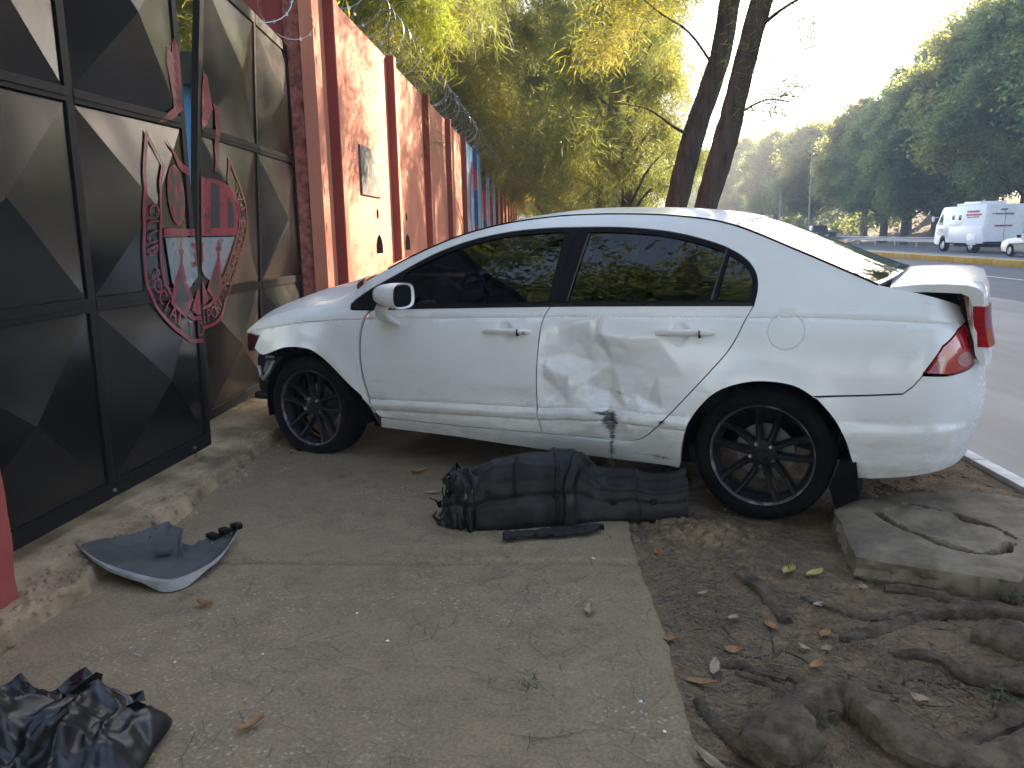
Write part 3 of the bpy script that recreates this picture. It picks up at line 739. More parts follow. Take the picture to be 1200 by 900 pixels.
for i, ch in enumerate(TXT):
    if ch == ' ': continue
    s_ = s0+(s1-s0)*(i/(len(TXT)-1)); p = np.array([np.interp(s_, sl, path[:, 0]), np.interp(s_, sl, path[:, 1])])
    q = np.array([np.interp(s_+.01, sl, path[:, 0]), np.interp(s_+.01, sl, path[:, 1])]); t_ = (q-p)/np.linalg.norm(q-p); nn = np.array([-t_[1], t_[0]])
    V, F = letter_mesh(ch); side = -1 if p[0] < 0 else 1; leaf = L1 if side < 0 else L2; X = []
    for a, b in V:
        e, z = p+t_*a*.098+nn*b*.118; e *= .95 if side < 0 else 1.10
        u = leaf.W+e if side < 0 else leaf.W-.03-e
        u = min(u, leaf.W+.0)
        X.append(leaf.P(u, z, leaf.hp(u, z)+.0065))
    mb = MB(); mb.add(X, F); o = mb.build('crest_letter', EMR, leaf.t, smooth=0, fixn=False)
    if sum(pp.normal.x*pp.area for pp in o.data.polygons) < 0: o.data.flip_normals()
# remains of older red paint above the crest (plain brush marks)
for side, pts in ((-1, [(-.30, 1.90), (-.14, 1.94), (-.03, 2.0), (-.02, 2.32), (-.06, 2.36), (-.09, 2.28), (-.16, 2.30), (-.19, 2.22), (-.15, 2.12), (-.12, 2.0), (-.22, 1.95)]),
                  (1, [(.02, 1.98), (.10, 2.02), (.16, 2.12), (.10, 2.3), (.04, 2.34), (.02, 2.2)]), (1, [(.16, 2.16), (.26, 2.14), (.32, 2.02), (.27, 1.86), (.22, 1.74), (.18, 1.74), (.22, 1.9), (.24, 2.02), (.2, 2.09)])):
    emb(np.array(pts), FADE, 0, side, 'paint_mark')
# razor wire
def coil(name, label, y0, y1, x0, z0, r, turns, wr=.0036):
    t = thing(name, label, 'razor wire', (x0, y0, z0)); mb = MB(); pts = []; n = int(turns*22)
    for i in range(n+1):
        a = 2*math.pi*i/22; rr = r*(1+.30*noise.noise(Vector((i*.06, 1, y0)))); y = (y1-y0)*i/n+.20*noise.noise(Vector((i*.07, 5, 2)))
        pts.append((rr*math.cos(a), y, r+rr*math.sin(a)*1.0))
    mb.tube(pts, wr, 4, cap=False); mb.build('wire_coil', STEEL, t)
    mb = MB()
    for i in range(0, n, 2):
        p = Vector(pts[i]); q = (Vector(pts[min(i+1, n)])-p).normalized(); s = q.cross(Vector((random.random()-.5, random.random()-.5, random.random()-.5))).normalized()
        mb.add([p-q*.018, p+s*.02, p+q*.018, p-s*.02], [(0, 1, 2, 3)])
    b = mb.build('wire_blade', STEEL, t, smooth=0); b['kind'] = 'stuff'
    for k in range(int((y1-y0)/2.87)+1): mb = MB(); mb.tube([(-.03, .45+2.87*k, -.02), (-.03, .45+2.87*k, r*1.9)], .011, 6); mb.build('wire_bracket', RUST, t)
    return t
coil('razor_wire', 'coil of razor wire along the top of the pink wall', 7.9, 36, -2.08, WT, .30, 52)
coil('razor_wire', 'loose loops of razor wire over the far gate leaf', 5.3, 7.5, -2.16, 2.93, .17, 3.5, .0045)
# what shows through the gap between the leaves
bs = thing('blue_shed', 'blue boarded shed glimpsed through the gap between the gate leaves', 'shed', (-4.6, 9.5, 0))
for k in range(24):
    mb = MB(); mb.box((-2.0+.2*k-1.2, 0, 1.5), (.19, .05, 3.1), bev=.008); mb.build('shed_board', BLUE, bs, smooth=0)
mb = MB(); mb.box((-.9, .0, 3.2), (5.2, .4, .34)); mb.build('shed_eave', DKPAINT, bs)
mb = MB(); mb.box((-.9, 1.6, 1.5), (4.9, 3.0, 2.95)); mb.build('shed_body', BLUE, bs, smooth=0)
# ------------------------------------------------------------------ the crashed white saloon
CARX, CARY = 0, 0
_A = R(27.7); _o = np.array([1.17+.8*math.sin(_A), 3.634+.8*math.cos(_A)])
CARX = _o[0]*math.cos(TH)-_o[1]*math.sin(TH); CARY = _o[0]*math.sin(TH)+_o[1]*math.cos(TH)
car = thing('crashed_car', 'white crashed saloon car with dented rear door, sprung boot lid and missing front bumper', 'car', (CARX, CARY, -.03), math.pi-_A+TH)
PX = [(-.89, 0), (-.885, .25), (-.86, .48), (-.80, .66), (-.70, .765), (-.55, .82), (-.3, .855), (0, .872), (.45, .878), (.9, .88), (1.5, .88), (2.1, .876), (2.7, .862), (3.0, .835), (3.2, .785), (3.36, .69), (3.48, .55), (3.555, .32), (3.58, 0)]
CV = cr(PX, 24); _L = np.r_[0, np.cumsum(np.hypot(*np.diff(CV, axis=0).T))]; CT = _L-_L[np.argmin(abs(CV[:, 0]))]
TG = np.gradient(CV, CT, axis=0); TG /= np.linalg.norm(TG, axis=1)[:, None]
TMIN = CT[0]
zd = np.array([(.10, .10), (.16, .075), (.22, .055), (.30, .03), (.36, .02), (.42, .008), (.55, .0), (.68, .003), (.78, .013), (.86, .028), (.93, .052), (.98, .075), (1.05, .108), (1.15, .160), (1.25, .215), (1.33, .262), (1.40, .315), (1.45, .38)])
_zc = cr(zd, 6)
CHAR = np.array([(-1.2, .905), (-.826, .931), (-.466, .949), (-.148, .955), (.098, .947), (.615, .936), (1.119, .920), (1.544, .902), (2.230, .873), (2.448, .861), (2.763, .835), (3.199, .763), (3.5, .70)])
MOULD = np.array([(-1.4, .505), (-.83, .50), (-.35, .489), (.351, .469), (.451, .465), (.813, .466), (1.142, .446), (1.658, .428), (2.237, .405)])
charz = lambda t: np.interp(t, CHAR[:, 0], CHAR[:, 1]); mouldz = lambda t: np.interp(t, MOULD[:, 0], MOULD[:, 1])
def sst(a, b, x): u = np.clip((x-a)/(b-a), 0, 1); return u*u*(3-2*u)
def S(T, Z, off=0):
    T = np.asarray(T, float); Z = np.asarray(Z, float)
    x = np.interp(T, CT, CV[:, 0]); y = np.interp(T, CT, CV[:, 1]); tx = np.interp(T, CT, TG[:, 0]); ty = np.interp(T, CT, TG[:, 1])
    d = np.interp(Z, _zc[:, 0], _zc[:, 1])
    zl = charz(T); wf = sst(2.25, 2.8, T); d = d+wf*13*np.clip(Z-zl-.005, 0, .2)**2
    d = d-off
    return np.stack([x+ty*d, y-tx*d, Z], -1)
def Snorm(T, Z):
    e = 1e-3; a = S(T+e, Z)-S(T-e, Z); b = S(T, Z+e)-S(T, Z-e); n = np.cross(b, a); n /= np.linalg.norm(n, axis=1)[:, None]; 
    s = np.sign((n*np.stack([-np.interp(T, CT, TG[:, 1]), np.interp(T, CT, TG[:, 0]), T*0], -1)).sum(1)); s[s == 0] = 1
    return n*s[:, None]
def moulding(T, Z):
    u = Z-mouldz(T)
    f = np.interp(u, [-.20, -.072, -.066, -.060, -.024, -.003, .0, .004], [.004, .005, -.001, .011, .017, .002, -.003, 0])
    return f*np.interp(T, [-1.1, -.85, -.8, 2.3], [0, 0, 1, 1])
def bumpmould(T, Z):
    u = Z-mouldz(T); f = np.interp(u, [-.12, -.022, 0], [0, .012, 0]); return f*np.interp(T, [-.98, -.80, -.3], [0, 1, 1])
def charg(T, Z):      # sharp crease under the shoulder
    u = Z-charz(T)
    return np.interp(u, [-.10, -.006, -.002, .004, .03], [0, -.001, -.0065, 0, 0])
def flare(T, Z, c, r0):
    r = np.hypot(T-c[0], Z-c[1]); return .013*np.exp(-((r-r0)/.055)**2)
RARC = [(.385, .20), (.385, .214), (.365, .349), (.321, .469), (.224, .588), (.114, .644), (-.004, .665), (-.134, .652), (-.232, .598), (-.307, .513), (-.358, .420), (-.385, .335), (-.42, .24)]
FARC = [(3.187, .640), (3.101, .614), (2.984, .645), (2.879, .675), (2.758, .685), (2.643, .673), (2.536, .619), (2.419, .530), (2.290, .425)]
DENT = np.array([(1.075, .915, 0), (.86, .915, 0), (.79, .915, 0), (.60, .92, 0), (1.10, .86, 0), (.20, .86, 0), (1.03, .84, -.012), (.93, .815, -.030), (.84, .805, -.020), (.812, .90, -.006), (.808, .80, -.034), (.795, .85, .003), (.76, .80, -.012), (.68, .83, -.004), (.50, .84, 0),
 (1.115, .70, -.006), (1.06, .72, -.022), (.98, .735, -.034), (.86, .70, -.044), (.74, .70, -.040), (.62, .69, -.028), (.50, .66, -.012), (.36, .66, 0), (.28, .60, 0),
 (1.115, .62, -.008), (1.05, .645, .000), (.96, .63, -.012), (.88, .60, -.03), (.84, .55, -.06), (.76, .535, -.062), (.70, .575, -.030), (.62, .545, -.022), (.55, .515, -.034), (.47, .50, -.006), (.40, .50, 0), (.44, .46, 0),
 (1.12, .50, -.004), (1.02, .54, -.022), (.97, .49, -.012), (.86, .485, -.018), (.76, .48, -.032), (.66, .475, -.016), (.56, .48, -.006), (1.12, .44, 0), (.80, .43, -.010), (.73, .41, -.026), (.68, .42, -.008), (.73, .34, -.020), (.84, .36, -.004), (.62, .36, -.002), (.73, .30, -.014), (1.12, .30, 0), (.5, .30, 0), (.1, .95, 0), (.15, .7, 0)])
_dv, _de, _df, _, _, _ = geometry.delaunay_2d_cdt([Vector(p[:2]) for p in DENT], [], [], 0, 1e-6)
_dvv = np.array([tuple(p) for p in _dv])
_dz = np.array([DENT[np.argmin(((DENT[:, :2]-p)**2).sum(1)), 2] for p in _dvv])
def dent0(T, Z):
    out = np.zeros(len(T))
    for f in _df:
        a, b, c = _dvv[list(f)]; M_ = np.array([b-a, c-a]).T
        try: iv = np.linalg.inv(M_)
        except Exception: continue
        q = (np.stack([T, Z], -1)-a)@iv.T; k = (q[:, 0] >= -1e-6) & (q[:, 1] >= -1e-6) & (q.sum(1) <= 1+1e-6)
        z0, z1, z2 = _dz[list(f)]; out[k] = (z0+q[:, 0]*(z1-z0)+q[:, 1]*(z2-z0))[k]
    return out
def dent(T, Z):
    T = np.asarray(T); Z = np.asarray(Z); r = 0
    for i, (a, b) in enumerate([(0, 0), (0, 0), (0, 0), (0, 0), (0, 0), (.005, 0), (-.005, 0), (0, .005), (0, -.005)]): r = r+dent0(T+a, Z+b)
    m = sst(1.13, 1.06, T)*sst(.20, .3, T)
    return r/9+(fbm(T, Z, 4, 16)*.006+(np.abs(fbm(T*.6+Z*.8, Z-T*.4, 3, 7))-.08)*.016)*np.clip(-r/9/.02, 0, 1)*m
def scuffmask(T, Z):
    g = lambda t, z, a, b: np.exp(-((T-t)/a)**2-((Z-z)/b)**2)
    return np.clip(.34*g(.73, .43, .06, .05)+.38*g(.735, .36, .026, .07)+.36*g(.735, .27, .026, .06)+.40*g(.80, .445, .07, .012)+.40*g(.70, .553, .05, .012)+.40*g(.64, .535, .06, .008)+.34*g(.56, .515, .06, .006)+.32*g(1.09, .68, .02, .10)+.30*g(1.04, .60, .04, .03)+.26*g(.95, .80, .07, .008)+.30*g(.50, .43, .08, .010)+.36*g(.76, .395, .05, .03)+.32*g(1.25, .432, .13, .008)+.30*g(1.28, .50, .09, .008)+.28*g(1.22, .40, .08, .015)+.34*g(.62, .245, .16, .012)+.34*g(.47, .24, .08, .03)+.3*g(.46, .44, .03, .03)+.3*g(.95, .25, .10, .010)+.3*g(-.44, .29, .03, .02), 0, .5)
def grimemask(T, Z): return np.clip((.46-Z)/.25, 0, 1)*.75+.10+.18*np.exp(-((Z-.50)/.12)**2)+.35*np.exp(-((T-.8)/.25)**2-((Z-.33)/.14)**2)+.3*np.exp(-((T-.5)/.12)**2-((Z-.3)/.08)**2)+.25*np.exp(-((T-1.0)/.12)**2-((Z-.6)/.16)**2)
def panel(name, poly, m, parent=None, grid=.03, ins=.002, holes=(), lines=(), disp=None, rim=.03, off=0, side='L', scuff=False, label=None, extra=None, bh=None):
    P = inset(resample(poly, bh or grid*.7), ins)
    V, F, loops = tri2d(P, grid, holes, lines, extra, bh=bh)
    T, Z = V[:, 0], V[:, 1]
    d = off+(disp(T, Z) if disp else 0)
    N = Snorm(T, Z); X = S(T, Z)+N*(np.zeros(len(T))+d)[:, None]
    FF = []
    for f in F:
        a, b, c = X[f[0]], X[f[1]], X[f[2]]; FF.append(f if np.cross(b-a, c-a)@N[f[0]] > 0 else f[::-1])
    VV = [X]; n = len(X)
    for q in loops:
        idx = [int(np.argmin(((V-p)**2).sum(1))) for p in q]
        k = len(idx); VV += [X[idx], X[idx]-N[idx]*rim]
        outer = q is loops[0]
        for i in range(k):
            j = (i+1) % k; FF.append((n+i, n+k+i, n+k+j, n+j))
        n += 2*k
    X = np.vstack(VV); objs = []
    for sgn, sd_ in ((1, 'L'), (-1, 'R')):
        if side not in (sd_, 'B', 'J'): continue
        if side == 'J' and sgn < 0: continue
        Y = X.copy(); G = FF
        if sgn < 0: Y[:, 1] *= -1; G = [f[::-1] for f in FF]
        if side == 'J':
            Y2 = X.copy(); Y2[:, 1] *= -1; Y2[:, 2] = np.maximum(Y2[:, 2], .36); G = FF+[tuple(i+len(X) for i in f[::-1]) for f in FF]; Y = np.vstack([Y, Y2])
        mb = MB(); mb.add(Y, G); o = mb.build(name, m, parent or car, smooth=50, fixn=False)
        me = o.data
        if scuff and sgn > 0:
            for nm, fn in (('scuff', scuffmask), ('grime', grimemask)):
                at = me.attributes.new(nm, 'FLOAT', 'POINT'); val = np.zeros(len(Y), np.float32); val[:len(T)] = fn(T, Z); at.data.foreach_set('value', val)
        if label: o['label'] = label
        objs.append(o)
    return objs
LT = cr([(2.388, .955), (2.325, 1.003), (2.096, 1.125), (1.876, 1.235), (1.654, 1.309), (1.434, 1.350), (1.215, 1.367), (1.025, 1.369), (.788, 1.364), (.588, 1.347), (.442, 1.322), (.301, 1.285), (.207, 1.250), (.132, 1.206), (.087, 1.160), (.066, 1.115), (.060, 1.06), (.067, 1.002)], 5)
LB = [(.067, 1.000), (1.078, .973), (2.0, .937), (2.376, .923)]
DLO = np.vstack([LT, LB])
lbz = lambda t: np.interp(t, [p[0] for p in LB], [p[1] for p in LB])
FD = cr([(2.215, .922), (2.258, .858), (2.276, .755), (2.276, .639), (2.262, .535), (2.230, .407), (2.207, .335), (2.171, .300)], 5)
DG = cr([(1.085, .972), (1.119, .887), (1.132, .709), (1.137, .604), (1.136, .457), (1.127, .365), (1.117, .309)], 5)
RD = cr([(.067, .999), (.097, .937), (.152, .811), (.251, .682), (.432, .471), (.537, .362), (.60, .324), (.66, .311), (.735, .308)], 5)
DB = [(2.171, .300), (1.677, .300), (1.117, .309)]
def cline(fn, a, b, offs, h=.02):
    t = np.arange(min(a, b), max(a, b), h); return [np.stack([t, fn(t)+o], -1) for o in offs]
ML_ = [.006, .0, -.003, -.022, -.026, -.058, -.062, -.066, -.072]; CL_ = [.0045, -.002, -.0065]
def handle_ring(c):
    out = []
    for r in (.02, .035, .048, .056): out.append([(c[0]+r*math.cos(a), c[1]+r*math.sin(a)) for a in np.linspace(0, 2*math.pi, 22)])
    return out
def cup(c):
    def f(T, Z): r = np.hypot(T-c[0], Z-c[1]); return -.017*(1-sst(.028, .056, r))
    return f
HF = (1.332, .838); HR = (.400, .866)
cf, cb = cup(HF), cup(HR)
fdisp = lambda T, Z: moulding(T, Z)+charg(T, Z)+cf(T, Z)+dent(T, Z)*.4-.012*np.exp(-((T-1.26)/.10)**2-((Z-.50)/.035)**2)-.010*np.exp(-((T-1.22)/.08)**2-((Z-.41)/.03)**2)+.006*np.exp(-((T-1.36)/.05)**2-((Z-.53)/.02)**2)
rdisp = lambda T, Z: moulding(T, Z)+charg(T, Z)+cb(T, Z)+1.55*dent(T, Z)+flare(T, Z, (0, .30), .37)
qdisp = lambda T, Z: np.where(T > .3, moulding(T, Z), 0)+charg(T, Z)*np.interp(T, [-.95, -.8, 5], [0, 1, 1])*np.where(Z > .8, 1, 0)+flare(T, Z, (0, .30), .37)+np.where(T > .3, dent(T, Z), 0)
fdoor = np.vstack([FD, np.array(DB)[1:], DG[::-1], [(t, lbz(t)) for t in (1.4, 1.8, 2.0)]])
rdoor = np.vstack([DG, [(1.0, .309), (.85, .309)], RD[::-1], [(t, lbz(t)) for t in (.4, .8)]])
DF = panel('front_door', fdoor, PAINT, grid=.03, lines=cline(mouldz, 1.12, 2.24, ML_)+cline(charz, 1.08, 2.26, CL_)+handle_ring(HF), disp=fdisp, side='L', scuff=True, ins=.0035)[0]
DR_ = panel('rear_door', rdoor, PAINT, grid=.013, lines=cline(mouldz, .43, 1.13, ML_)+cline(charz, .08, 1.12, CL_)+handle_ring(HR), disp=rdisp, side='L', scuff=True, label='dented and scuffed rear door', ins=.0035)[0]
fsm = lambda T, Z: moulding(T, Z)+charg(T, Z)
panel('front_door', fdoor, PAINT, grid=.06, lines=cline(mouldz, 1.12, 2.24, ML_, .06), disp=fsm, side='R', ins=.003); panel('rear_door', rdoor, PAINT, grid=.06, disp=fsm, side='R', ins=.003)
# side frame: A pillar, roof rail, C pillar and rear quarter in one stamping
DITCH = cr([(2.40, 1.035), (2.115, 1.182), (1.889, 1.281), (1.669, 1.354), (1.449, 1.400), (1.25, 1.422), (1.068, 1.433), (.796, 1.431), (.496, 1.413), (.216, 1.365), (-.123, 1.235), (-.397, 1.122), (-.485, 1.089), (-.714, 1.046), (-.93, 1.005), (-.985, .985)], 5)
LAMPO = [(-.650, .730), (-.736, .841), (-.85, .905), (-.985, .935)]
quarter = np.vstack([DITCH, [(-.99, .94)], np.array(LAMPO)[::-1], [(-.648, .720), (-.611, .673), (-.572, .640), (-.40, .625), (-.215, .612)], cr(RARC[1:9], 5)[::-1], [(.392, .202), (.744, .205), (.735, .306)], RD[::-1], LT[::-1], [(2.395, .99)]])
fc = (-.083, .889); fr_ = .079
fring = [[(fc[0]+r*math.cos(a), fc[1]+r*math.sin(a)) for a in np.linspace(0, 2*math.pi, 60)] for r in (fr_-.004, fr_, fr_+.004)]
qd2 = lambda T, Z: qdisp(T, Z)-.005*np.exp(-((np.hypot(T-fc[0], Z-fc[1])-fr_)/.0022)**2)
qcl = cline(mouldz, .36, .74, ML_)+cline(charz, -.82, .1, CL_)
panel('side_frame', quarter, PAINT, grid=.026, lines=qcl+fring, disp=qd2, side='L', scuff=True, ins=.002)
panel('side_frame', quarter, PAINT, grid=.06, disp=lambda T, Z: flare(T, Z, (0, .3), .37), side='R', ins=.002)
panel('fuel_door', np.array([(fc[0]+(fr_-.003)*math.cos(a), fc[1]+(fr_-.003)*math.sin(a)) for a in np.linspace(0, 2*math.pi, 48, endpoint=False)]), PAINT, grid=.03, ins=0, off=.0012, rim=.006, disp=charg, lines=cline(charz, -.16, 0, CL_), side='L')
sill = np.array([(2.171, .297), (1.677, .297), (1.117, .306), (.735, .304), (.746, .205), (.938, .208), (1.23, .214), (1.694, .230), (2.185, .232)])
panel('sill', sill, PAINT, grid=.03, disp=lambda T, Z: .004+.5*dent(T, Z), side='L', scuff=True, ins=.002, rim=.05); panel('sill', sill, PAINT, grid=.08, side='R', rim=.05)
panel('sill_cap', np.array([(2.285, .41), (2.19, .225), (2.178, .30), (2.235, .39)]), GREYP, grid=.02, ins=.001, off=-.004, side='B')
# front wing
HZ = cr([(2.40, 1.03), (2.60, .978), (2.9, .908), (3.1, .855), (3.25, .808), (3.36, .765), (3.44, .738)], 5)
wing = np.vstack([HZ, [(3.40, .728), (3.27, .741), (3.135, .735), (3.205, .648)], cr(FARC, 5), [(2.279, .401)], (FD+np.array([.014, 0]))[::-1][3:], [(2.376, .921), (2.392, .95)]])
wd = lambda T, Z: charg(T, Z)*1.2+flare(T, Z, (2.70, .31), .375)
panel('front_wing', wing, PAINT, grid=.026, lines=cline(charz, 2.25, 3.2, CL_), disp=wd, side='L', ins=.003, rim=.02); panel('front_wing', wing, PAINT, grid=.06, disp=wd, side='R', ins=.003)
# rear bumper wraps round the back
bump_p = np.vstack([[(-.212, .606), (-.40, .621), (-.572, .636), (-.611, .669), (-.648, .716), (-.76, .712), (-.92, .730), (-1.0, .755), (-1.2, .748), (TMIN, .742)], [(TMIN, .33), (-1.3, .33), (-1.15, .325), (-1.0, .312), (-.803, .287), (-.60, .256), (-.473, .24), (-.42, .242)], cr([RARC[-2], RARC[-3], RARC[-4], RARC[-5], (-.212, .606)], 5)[:-1]])
bdisp = lambda T, Z: bumpmould(T, Z)+flare(T, Z, (0, .30), .37)*.8+.02*sst(-.8, -1.15, T)*np.exp(-((Z-.56)/.13)**2)
panel('rear_bumper', bump_p, PAINT, grid=.026, lines=cline(mouldz, -.95, -.36, [.001, -.021, -.05]), disp=bdisp, side='J', ins=.002, rim=.02, scuff=True)
# tail lamps
lamp = np.array([(-.652, .728), (-.738, .838), (-.85, .902), (-.975, .930), (-.985, .83), (-.978, .742), (-.92, .732), (-.76, .718)])
for o in panel('tail_lamp', lamp, TAILR, grid=.025, ins=.003, off=.002, rim=.05, side='B'):
    pass
ov = np.array([(-.875+.062*math.cos(a), .775+.032*math.sin(a)) for a in np.linspace(0, 2*math.pi, 30, endpoint=False)])
panel('lamp_lens', ov, TAILC, grid=.02, ins=0, off=.0045, rim=.004, side='B')
panel('lamp_lens', np.array([(-.665, .728), (-.72, .80), (-.745, .795), (-.725, .725)]), TAILC, grid=.02, ins=0, off=.0042, rim=.003, side='B')
# window frames, panes
FRR = clip(DLO, (1.090, .9), (1.012, 1.40)) if False else None
base = inset(resample(DLO, .03), .024)
def left_of(P, a, b, front):   # keep t greater (front=True) or smaller than line a-b
    return clip(P, b, a) if front else clip(P, a, b)
bg0, bg1 = (1.081, .95), (1.012, 1.40)
def side_ok(P, a, b, front):
    c = left_of(P, a, b, True); 
    if (c[:, 0].mean() > left_of(P, a, b, False)[:, 0].mean()) == front: return c
    return left_of(P, a, b, False)
ffr = side_ok(DLO, bg0, bg1, True); rfr = side_ok(DLO, bg0, bg1, False)
fg = side_ok(side_ok(base, (2.045, .9), (2.045, 1.4), False), (1.106, .95), (1.086, 1.36), True)
sail = side_ok(base, (2.075, .9), (2.075, 1.4), True)
rg = side_ok(side_ok(base, (1.000, .95), (.955, 1.36), False), (.277, .95), (.226, 1.30), True)
qg = side_ok(base, (.252, .95), (.201, 1.30), False)
for sd_ in 'LR':
    g = .03 if sd_ == 'L' else .08
    panel('window_frame', ffr, BLK, grid=g, holes=[fg], ins=.0015, off=-.002, rim=.02, side=sd_, bh=.02); panel('window_frame', rfr, BLK, grid=g, holes=[rg, qg], ins=.0015, off=-.002, rim=.02, side=sd_, bh=.02)
    panel('side_window', inset(fg, -.004), TINT, grid=.06, ins=0, off=-.010, rim=.004, side=sd_); panel('side_window', inset(rg, -.004), TINT, grid=.06, ins=0, off=-.010, rim=.004, side=sd_); panel('quarter_window', inset(qg, -.004), TINT, grid=.06, ins=0, off=-.009, rim=.004, side=sd_)
    panel('belt_strip', np.array([(.075, .998), (1.075, .972), (2.0, .936), (2.2, .929), (2.2, .940), (2.0, .948), (1.075, .985), (.075, 1.011)]), BLKG, grid=.03, ins=0, off=.004, rim=.01, side=sd_)
    panel('window_seal', np.vstack([[(rg[:, 0].min(), 0)]]) if False else np.array([(.230, 1.255), (.270, 1.02), (.262, 1.02), (.222, 1.255)]), GREYP, grid=.03, ins=0, off=.001, rim=.004, side=sd_)
    panel('window_seal', np.array([(.952, 1.335), (1.000, 1.00), (.994, 1.00), (.946, 1.335)]), GREYP, grid=.03, ins=0, off=.001, rim=.004, side=sd_)
# inner shell so that gaps read dark
shell = np.vstack([[(2.27, .26), (2.27, .90)], [(.09, .98), (-.3, .97), (-.95, .93), (-.95, .75)], [(-.62, .70), (-.45, .62)], cr(RARC[1:10], 5)[::-1], [(.40, .22)]])
panel('inner_shell', shell, BLK, grid=.08, ins=.0, off=-.16, rim=.01, side='B', bh=.05)
# roof, screens, bonnet, boot lid: lofted across the car between the two side edges
def loft(name, E, bx, cz, m, nu=22, parent=None, rim=.012, yscale=None):
    E = np.asarray(E); n = len(E); U = np.linspace(1, -1, nu+1); V = []
    for i, e in enumerate(E):
        v = i/(n-1); b = np.interp(v, *zip(*bx)); c = np.interp(v, *zip(*cz))
        for u in U: V.append((e[0]+b*(1-u*u), e[1]*u, e[2]+c*(1-u*u)*(1-.25*u*u)))
    k = nu+1; F = [(i*k+j, i*k+j+1, (i+1)*k+j+1, (i+1)*k+j) for i in range(n-1) for j in range(nu)]
    B = [j for j in range(k)]+[i*k+nu for i in range(1, n)]+[(n-1)*k+j for j in range(nu-1, -1, -1)]+[i*k for i in range(n-2, 0, -1)]
    V = np.array(V); nb = len(B); o0 = len(V); W_ = np.vstack([V, V[B], V[B]-[0, 0, rim]])
    F2 = [(o0+i, o0+(i+1) % nb, o0+nb+(i+1) % nb, o0+nb+i) for i in range(nb)]
    a, b_, c_ = V[F[0][0]], V[F[0][1]], V[F[0][2]]
    if np.cross(b_-a, c_-a)[2] < 0: F = [f[::-1] for f in F]
    else: F2 = [f[::-1] for f in F2]
    mb = MB(); mb.add(W_, F+F2); return mb.build(name, m, parent or car, smooth=50, fixn=False)
def edge(P, ins=.0):
    P = np.asarray(P); X = S(P[:, 0], P[:, 1]); X[:, 1] -= ins; return X
dt = DITCH
iA = int(np.argmin(abs(dt[:, 0]-1.47))); iB = int(np.argmin(abs(dt[:, 0]-.205))); iC = int(np.argmin(abs(dt[:, 0]+.475)))
WS = edge(dt[1:iA+1], .012); RF = edge(dt[iA:iB+1], .004); RG = edge(dt[iB:iC], .010)
loft('windscreen', WS, [(0, .36), (1, .075)], [(0, .0), (1, .035)], CLEAR)
loft('roof', RF, [(0, .06), (1, -.05)], [(0, .040), (.4, .046), (1, .040)], PAINT)
BACKG = plain('rear_glass', (.055, .062, .06), .03, 0, .9, 1.0)
loft('rear_window', RG, [(0, -.05), (1, -.10)], [(0, .036), (1, .05)], CLEAR)
for sgn in (1, -1):
    mb = MB(); mb.tube([(p[0], sgn*(p[1]+.002), p[2]-.001) for p in edge(dt[4:iC], .002)], .0055, 6); mb.build('roof_ditch_strip', BLK, car)
HE = edge(HZ, .004)
loft('bonnet', HE, [(0, .34), (.5, .22), (1, .20)], [(0, .055), (.3, .075), (.7, .085), (1, .02)], PAINT)
mb = MB(); mb.box((2.66, 0, .95), (.2, 1.0, .03)); mb.build('wiper_cowl', BLK, car)
# rear shelf deck between rear window and lid
lid = [(-.485, 1.080), (-.53, 1.091), (-.60, 1.098), (-.70, 1.101), (-.79, 1.097), (-.83, 1.086), (-.852, 1.062), (-.857, 1.02), (-.850, .99), (-.855, .93), (-.870, .84), (-.888, .748), (-.872, .742), (-.845, .79), (-.828, .88), (-.82, .97), (-.812, 1.02), (-.80, 1.045), (-.77, 1.058), (-.64, 1.062), (-.52, 1.060)]
V = []; F = []; ny = 40; k = len(lid)
for j in range(ny+1):
    u = 1-2*j/ny; c = 1-u*u; e = max(0, abs(u)-.95)/.05
    for x, z in lid:
        top = sst(.80, 1.06, z); hw = .668*top+.60*(1-top); rear = sst(-.62, -.80, x)
        V.append((x-.035*c*rear+.012*e*e*rear, u*hw, z+.042*c*top*sst(1.05, 1.09, z)-(.005*e*e if z > 1.08 else 0)))
for j in range(ny):
    for i in range(k): F.append((j*k+i, j*k+(i+1) % k, (j+1)*k+(i+1) % k, (j+1)*k+i))
F += [tuple(range(k))[::-1], tuple(ny*k+i for i in range(k))]
mb = MB(); mb.add(V, F); LID = mb.build('boot_lid', PAINT, car, smooth=40, fixn=True); LID['label'] = 'boot lid sprung open after the impact'
for sgn in (1, -1):
    mb = MB(); V = []; F = []
    for i, (x, z) in enumerate([(-.842, 1.005), (-.846, .95), (-.856, .89), (-.872, .825)]):
        tp = sst(.80, 1.06, z); hw = .668*tp+.60*(1-tp)
        for (dx, yy) in ((.040, hw-.01), (.034, hw+.005), (-.008, hw+.005), (-.020, hw-.02), (-.042, .46), (-.01, .44)):
            V.append((x+dx, sgn*yy, z))
    for i in range(3):
        for j in range(6): F.append((i*6+j, i*6+(j+1) % 6, i*6+6+(j+1) % 6, i*6+6+j))
    F += [tuple(range(6)), tuple(range(18, 24))]
    mb.add(V, F); mb.build('lid_lamp', TAILR, LID, smooth=30)
mb = MB(); mb.box((-.79, 0, .92), (.02, 1.12, .22), ry=.22); mb.build('lid_lining', BLK, LID)
mb = MB(); mb.box((-.62, 0, .83), (.28, 1.1, .34)); mb.box((-.5, 0, 1.0), (.03, 1.24, .12)); mb.build('boot_interior', BLK, car)
mb = MB(); V = [];  T_ = np.linspace(-1.0, TMIN, 16)
A_ = S(T_, T_*0+.748); B_ = A_+np.array([.10, 0, .012]); 
for s_ in (1, -1):
    P_ = np.vstack([A_, B_]); P_[:, 1] *= s_; mb.add(P_, [(i, i+1, 16+i+1, 16+i) for i in range(15)])
